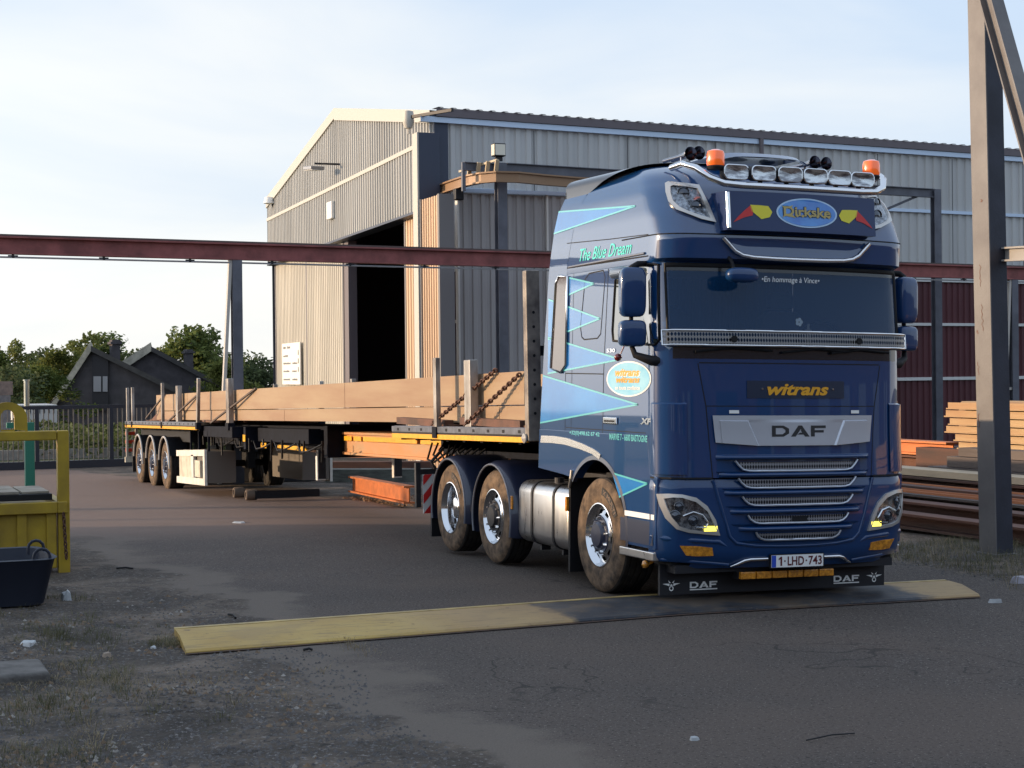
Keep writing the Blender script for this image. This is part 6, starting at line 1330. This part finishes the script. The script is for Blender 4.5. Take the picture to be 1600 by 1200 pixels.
# tan sheet piles: wavy profile, five in a stack
for k in range(6):
    z=g1+.86+.125*k; x0=-8.2+R.uniform(-.12,.12)-(0 if k>2 else .0)+(.25 if k<2 else 0); m=MB(); prof_=[(0,0),(.0,.02),(.18,.05),(.26,.115),(.44,.115),(.52,.05),(.70,.02),(.78,.05),(.86,.115),(1.04,.115),(1.12,.05),(1.3,.02)]
    y0=8.75; n=len(prof_); vs=[(x,y0+a,z+b_*.95-o) for x in (x0,7) for o in (0,.014) for a,b_ in prof_]
    fs=[]
    for i in range(n-1): fs+=[(i,i+1,2*n+i+1,2*n+i),(n+i,n+i+1,3*n+i+1,3*n+i),(i,i+1,n+i+1,n+i)]
    m.add(vs,fs); m.box(x0,7,y0-.012,y0,z-.01,z+.095); m.box(x0,7,y0-.05,y0-.012,z-.012,z+.008)
    tag(m.build('sheet_pile',tan_),['lowest','second lowest','third','fourth','fifth','topmost'][k]+' tan sheet pile in the sunlit stack by the maroon wall','sheet pile','sunlit sheet pile stack')
m=MB(); m.box(-9.0,6,8.7,10.1,g1-.02,g1+.84); tag(m.build('stock_rack',stk),'rusty steel block base carrying the tan sheet piles','steel stack')
# hanging shackle
m=MB(); m.tube([(-9.1,8.8,.50),(-9.1,8.85,.62),(-9.05,8.9,.66),(-9.0,8.85,.60),(-9.05,8.8,.48)],.02,6); tag(m.build('shackle',mat('dull shackle',(.3,.25,.2),.5,.5),smooth=60),'small steel shackle hanging below the bright orange beam','shackle')
# ================================================================ UNSEEN SHED ADDED TO SHADE THE ROAD
shd=empty('shade_shed',(0,0,0)); tag(shd,'unseen long low shed added on the left so its roof shades the road','shed')
m=MB(); corr(m,(26,-31),(-23.3,-31),-1,5.92,.4,.05,Vector((0,1,0))); m.build('wall',doorg,shd)
m=MB(); m.box(-23.3,26,-43,-31.06,5.82,5.94); m.box(-23.3,-23.2,-43,-31.06,-1,5.82); m.build('roof',rooft,shd)
for k,(x,y,s_,wx,lab) in enumerate(((-24.9,-31,.75,.10,'unseen thin tree added by the long shed to stripe the road'),(-27.9,-31,.8,.16,'second unseen thin tree added by the long shed to stripe the road'),(-52,-34,.9,.6,'tree outside the frame facing the hall gable'))):  # two thin trees added out of view so their shadows stripe the road
    o=copy_tree(protos[[3,0,1,0,2,1,2,0,2,1][k]]); o.location=(x,y,-.6); o.scale=(wx,wx,s_); tag(o,lab,'tree','trees outside the frame'); o.name='tree'
bh=empty('reflected_hall'); tag(bh,'unseen dark brick hall added behind the camera for the paint reflections','hall')  # unseen hall added to keep the cab front's reflections dark
m=MB(); m.box(44,60,-60,120,-1,8.2); m.build('wall',mat('brown brick',(.07,.05,.045),.85,var=.4,vscale=1),bh)
for k in range(14):
    m=MB(); m.box(43.9,43.96,-34+k*8.4,-30+k*8.4,1.2,3.6); m.build('window',glassr,bh)
m=MB(); m.box(43.6,60,-60.3,120.3,8.2,8.5); m.build('roof',rooft,bh)
# ================================================================ GROUND COVER
R=random.Random(21)
def tufts(spots,nm,mt,hmax,nb=16):
    m=MB()
    for (x,y,s_) in spots:
        z=gh(x,y)-.01
        for k in range(nb):
            a=R.uniform(0,2*PI); r_=R.uniform(0,.09)*s_*2; h=hmax*s_*R.uniform(.35,1); b0=Vector((x+math.cos(a)*r_,y+math.sin(a)*r_,z)); lean=Vector((math.cos(a),math.sin(a),0))*h*R.uniform(.3,1.3); w_=Vector((-math.sin(a),math.cos(a),0))*R.uniform(.0012,.0028)
            p1=b0+lean*.4+Vector((0,0,h*.7)); p2=b0+lean+Vector((0,0,h*R.uniform(.75,1.0)))
            m.add([b0-w_,b0+w_,p1+w_*.8,p1-w_*.8,p2],[(0,1,2,3),(3,2,4)])
    tag(m.build(nm,mt,recalc=False),kind='stuff')
gra=leafmat('dull grass blades',(.07,.075,.04),(.17,.155,.09)); dry=leafmat('dry grass blades',(.18,.14,.085),(.34,.28,.18))
def cluster(cx,cy,rx,ry,n,s0=.5,s1=1.1):
    return [(cx+R.gauss(0,rx),cy+R.gauss(0,ry),R.uniform(s0,s1)) for _ in range(n)]
left=[]
for (u,v,rx,ry,n) in ((80,1000,.4,.2,26),(150,985,.4,.2,20),(60,1110,.28,.28,44),(150,1060,.4,.25,30),(20,960,.4,.3,12),(40,1180,.2,.2,26),(262,1005,.12,.10,20),(115,930,.4,.15,8),(300,1120,.3,.2,6)):
    g_=pZ(u,v,0); left+=cluster(g_.x,g_.y,rx,ry,n)
tufts(left,'grass_tufts',gra,.085,26); 
left=[]
for (u,v,rx,ry,n) in ((70,1060,.5,.4,60),(230,1080,.5,.4,30),(285,1000,.2,.08,30),(120,1160,.4,.3,30),(560,1015,.3,.02,8)):
    g_=pZ(u,v,0); left+=cluster(g_.x,g_.y,rx,ry,n,.4,.9)
tufts(left,'dry_grass_tufts',dry,.08,20)
rs_=[]
for k in range(520):
    x=R.uniform(-3.0,1.5); y=R.uniform(3.0,5.2) if x<.7 else R.uniform(2.6,5.0)
    if y<2.35: continue
    rs_.append((x,y,R.uniform(.5,1.3)))
tufts(rs_[:400],'verge_grass',gra,.12,14); tufts(rs_[400:],'verge_dry_grass',dry,.16,12)
# pebbles and chips
def pebbles(n,fnp,nm,mt,s0,s1):
    m=MB()
    for k in range(n):
        x,y=fnp(); s_=R.uniform(s0,s1); z=gh(x,y); c=Vector((x,y,z+s_*.15)); q=[]
        a0=R.uniform(0,6.28)
        for j in range(5): a=a0+j*2*PI/5; rr_=s_*R.uniform(.6,1); q.append(c+Vector((math.cos(a)*rr_,math.sin(a)*rr_,-s_*.2)))
        t_=c+Vector((R.uniform(-.3,.3)*s_,R.uniform(-.3,.3)*s_,s_*R.uniform(.3,.7))); m.add(q+[t_],[(j,(j+1)%5,5) for j in range(5)])
    tag(m.build(nm,mt,recalc=False),kind='stuff')
def pl():
    while True:
        u=R.uniform(-20,700); v=R.uniform(930,1215); g_=pZ(u,v,0)
        if g_.y<-4.55+.5*noise.noise(Vector((g_.x*.8,g_.y*.8,1))): return g_.x,g_.y
pebbles(5200,pl,'gravel',mat('grey gravel',(.13,.12,.115),.8,col2=(.05,.045,.045),vscale=12),.006,.020)
def pr_():
    x=R.uniform(-3,1.6); return x,R.uniform(2.7,5.0)
pebbles(500,pr_,'verge_gravel',MATS['grey gravel'],.008,.03)
def pc():
    x=R.uniform(-16,-7); return x,R.uniform(3.1,5.6)+.14*x
pebbles(2200,pc,'wood_chips',mat('wood chips',(.34,.20,.10),.8,col2=(.12,.06,.04),vscale=10),.02,.06)
def pdl():
    while True:
        u=R.uniform(-20,520); v=R.uniform(930,1215); g_=pZ(u,v,0)
        if g_.y<-4.8 and noise.noise(Vector((g_.x*1.1,g_.y*1.1,5)))>-.05: return g_.x,g_.y
pebbles(420,pdl,'dead_leaves',mat('dead leaves',(.22,.15,.09),.8,col2=(.07,.045,.03),vscale=9),.014,.034)
pebbles(160,pdl,'pale_stones',mat('pale stones',(.30,.28,.25),.8,col2=(.16,.14,.12),vscale=12),.010,.030)
# litter, each piece a thing
def litter(U,V,sx_,sy_,h,mt,nm,lab,cat,seed):
    g_=pZ(U,V,0); z=gh(g_.x,g_.y); R2=random.Random(seed); n=7; m=MB(); top=[];bot=[]
    for j in range(n): a=2*PI*j/n; k=R2.uniform(.6,1.1); top.append((g_.x+math.cos(a)*sx_*k*.8,g_.y+math.sin(a)*sy_*k*.8,z+h*R2.uniform(.5,1))); bot.append((g_.x+math.cos(a)*sx_*k,g_.y+math.sin(a)*sy_*k,z-.004))
    c=(g_.x,g_.y,z+h*R2.uniform(.6,1.1)); m.add(bot+top+[c],[(j,(j+1)%n,n+(j+1)%n,n+j) for j in range(n)]+[(n+j,n+(j+1)%n,2*n) for j in range(n)]); tag(m.build(nm,mt),lab,cat)
wl=mat('dirty white litter',(.42,.44,.45),.5,var=.3); 
litter(104,937,.10,.05,.10,wl,'crumpled_cup','crumpled white cup lying right of the black tub','litter',1)
litter(44,1012,.13,.07,.03,wl,'plastic_scrap','flat pale plastic scrap in the grass near the left edge','litter',2)
litter(168,1029,.05,.035,.04,mat('tan stone',(.28,.22,.17),.8),'tan_stone','tan stone on the dirt between the tub and the ramp end','stone',3)
litter(240,1012,.05,.03,.02,wl,'paper_scrap','small white paper scrap just left of the ramp end','litter',4)
litter(373,802,.16,.10,.02,wl,'paper_scrap','white paper scrap alone on the road beyond the ramp','litter',5)
litter(1085,1156,.03,.04,.02,wl,'foil_scrap','small crumpled foil scrap on the road in the foreground','litter',6)
litter(1595,900,.12,.20,.08,mat('grey bag',(.30,.29,.33),.6),'grey_bag','grey bag scrap on the grass at the right edge','litter',7)
litter(1556,932,.06,.10,.04,wl,'grey_scrap','grey scrap on the road just right of the ramp end','litter',8)
for (u0,v0,u1,v1,lab) in ((182,884,208,884,'dark stick on the road right of the black tub'),(357,962,368,967,'short dark stick on the road behind the ramp'),(474,1018,488,1017,'short dark stick in front of the ramp'),(1260,1160,1335,1148,'long thin dark mark of cable on the foreground road')):
    a=pZ(u0,v0,0); b_=pZ(u1,v1,0); m=MB(); m.tube([(a.x,a.y,gz(a.x,a.y)+.012),((a.x+b_.x)/2,(a.y+b_.y)/2+.01,gz(a.x,a.y)+.02),(b_.x,b_.y,gz(b_.x,b_.y)+.008)],.004 if u0>1000 else .010,6); tag(m.build('stick',black,smooth=60),lab,'stick')
# concrete slab half buried at the left
g_=pZ(20,1060,0); m=MB(); m.box(g_.x-.35,g_.x+.25,g_.y-.8,g_.y+.22,gz(0)-.03,gz(0)+.07); tag(m.build('concrete_slab',mat('dirty concrete',(.13,.12,.11),.9,var=.4,vscale=5,bump=.4),bevel=.03),'half buried dirty concrete slab at the lower left edge','concrete slab')
# rusty beams and orange beam lying beyond the trailer
a=pZ(552,770,-.20); b_=pZ(640,789,-.16); m=MB(); m.ibeam((a.x,a.y,a.z+.17),(b_.x,b_.y,b_.z+.17),.2,.30,.03); tag(m.build('orange_beam',mat('bright orange steel',(.50,.14,.032),.55,var=.25)),'bright orange steel beam on the ground seen below the trailer','steel beam')
def wallbox(u0,u1,v,zg,h,dep): 
    a=pZ(u0,v,zg); b_=pZ(u1,v,zg); d=(b_-a).normalized(); n=Vector((d.y,-d.x,0)); n=-n if n.dot(fw)<0 else n; m=MB(); q=[a,b_,b_+n*dep,a+n*dep]; m.add([p-Vector((0,0,.1)) for p in q]+[p+Vector((0,0,h)) for p in q],[(0,1,2,3),(4,5,6,7)]+[(i,(i+1)%4,4+(i+1)%4,4+i) for i in range(4)]); return m
tag(wallbox(508,668,752,-.30,.26,.5).build('plate_pile',mat('green grey plates',(.12,.13,.11),.7,col2=(.05,.05,.045),vscale=3,stretch=(.3,1,4)),bevel=.01),'pile of grey green steel plates beyond the trailer','steel pile')
tag(wallbox(500,672,741,-.36,.30,.4).build('plate_pile',stk,bevel=.01),'rust brown steel pile behind the grey green plates','steel pile')
a=pZ(505,733,-.38); b_=pZ(670,735,-.38); m=MB(); m.ibeam((a.x,a.y,a.z+.38),(b_.x,b_.y,b_.z+.38),.15,.14,.02); m.box(a.x-.1,a.x+.1,a.y-.1,a.y+.1,a.z-.1,a.z+.31); m.box(b_.x-.1,b_.x+.1,b_.y-.1,b_.y+.1,b_.z-.1,b_.z+.31); tag(m.build('rack_beam',mat('orange rusty bars',(.42,.15,.06),.7)),'thin orange rusty beam on blocks at the back of the piles beyond the trailer','steel beam')
for p in protos:
    pass
bpy.context.view_layer.update()
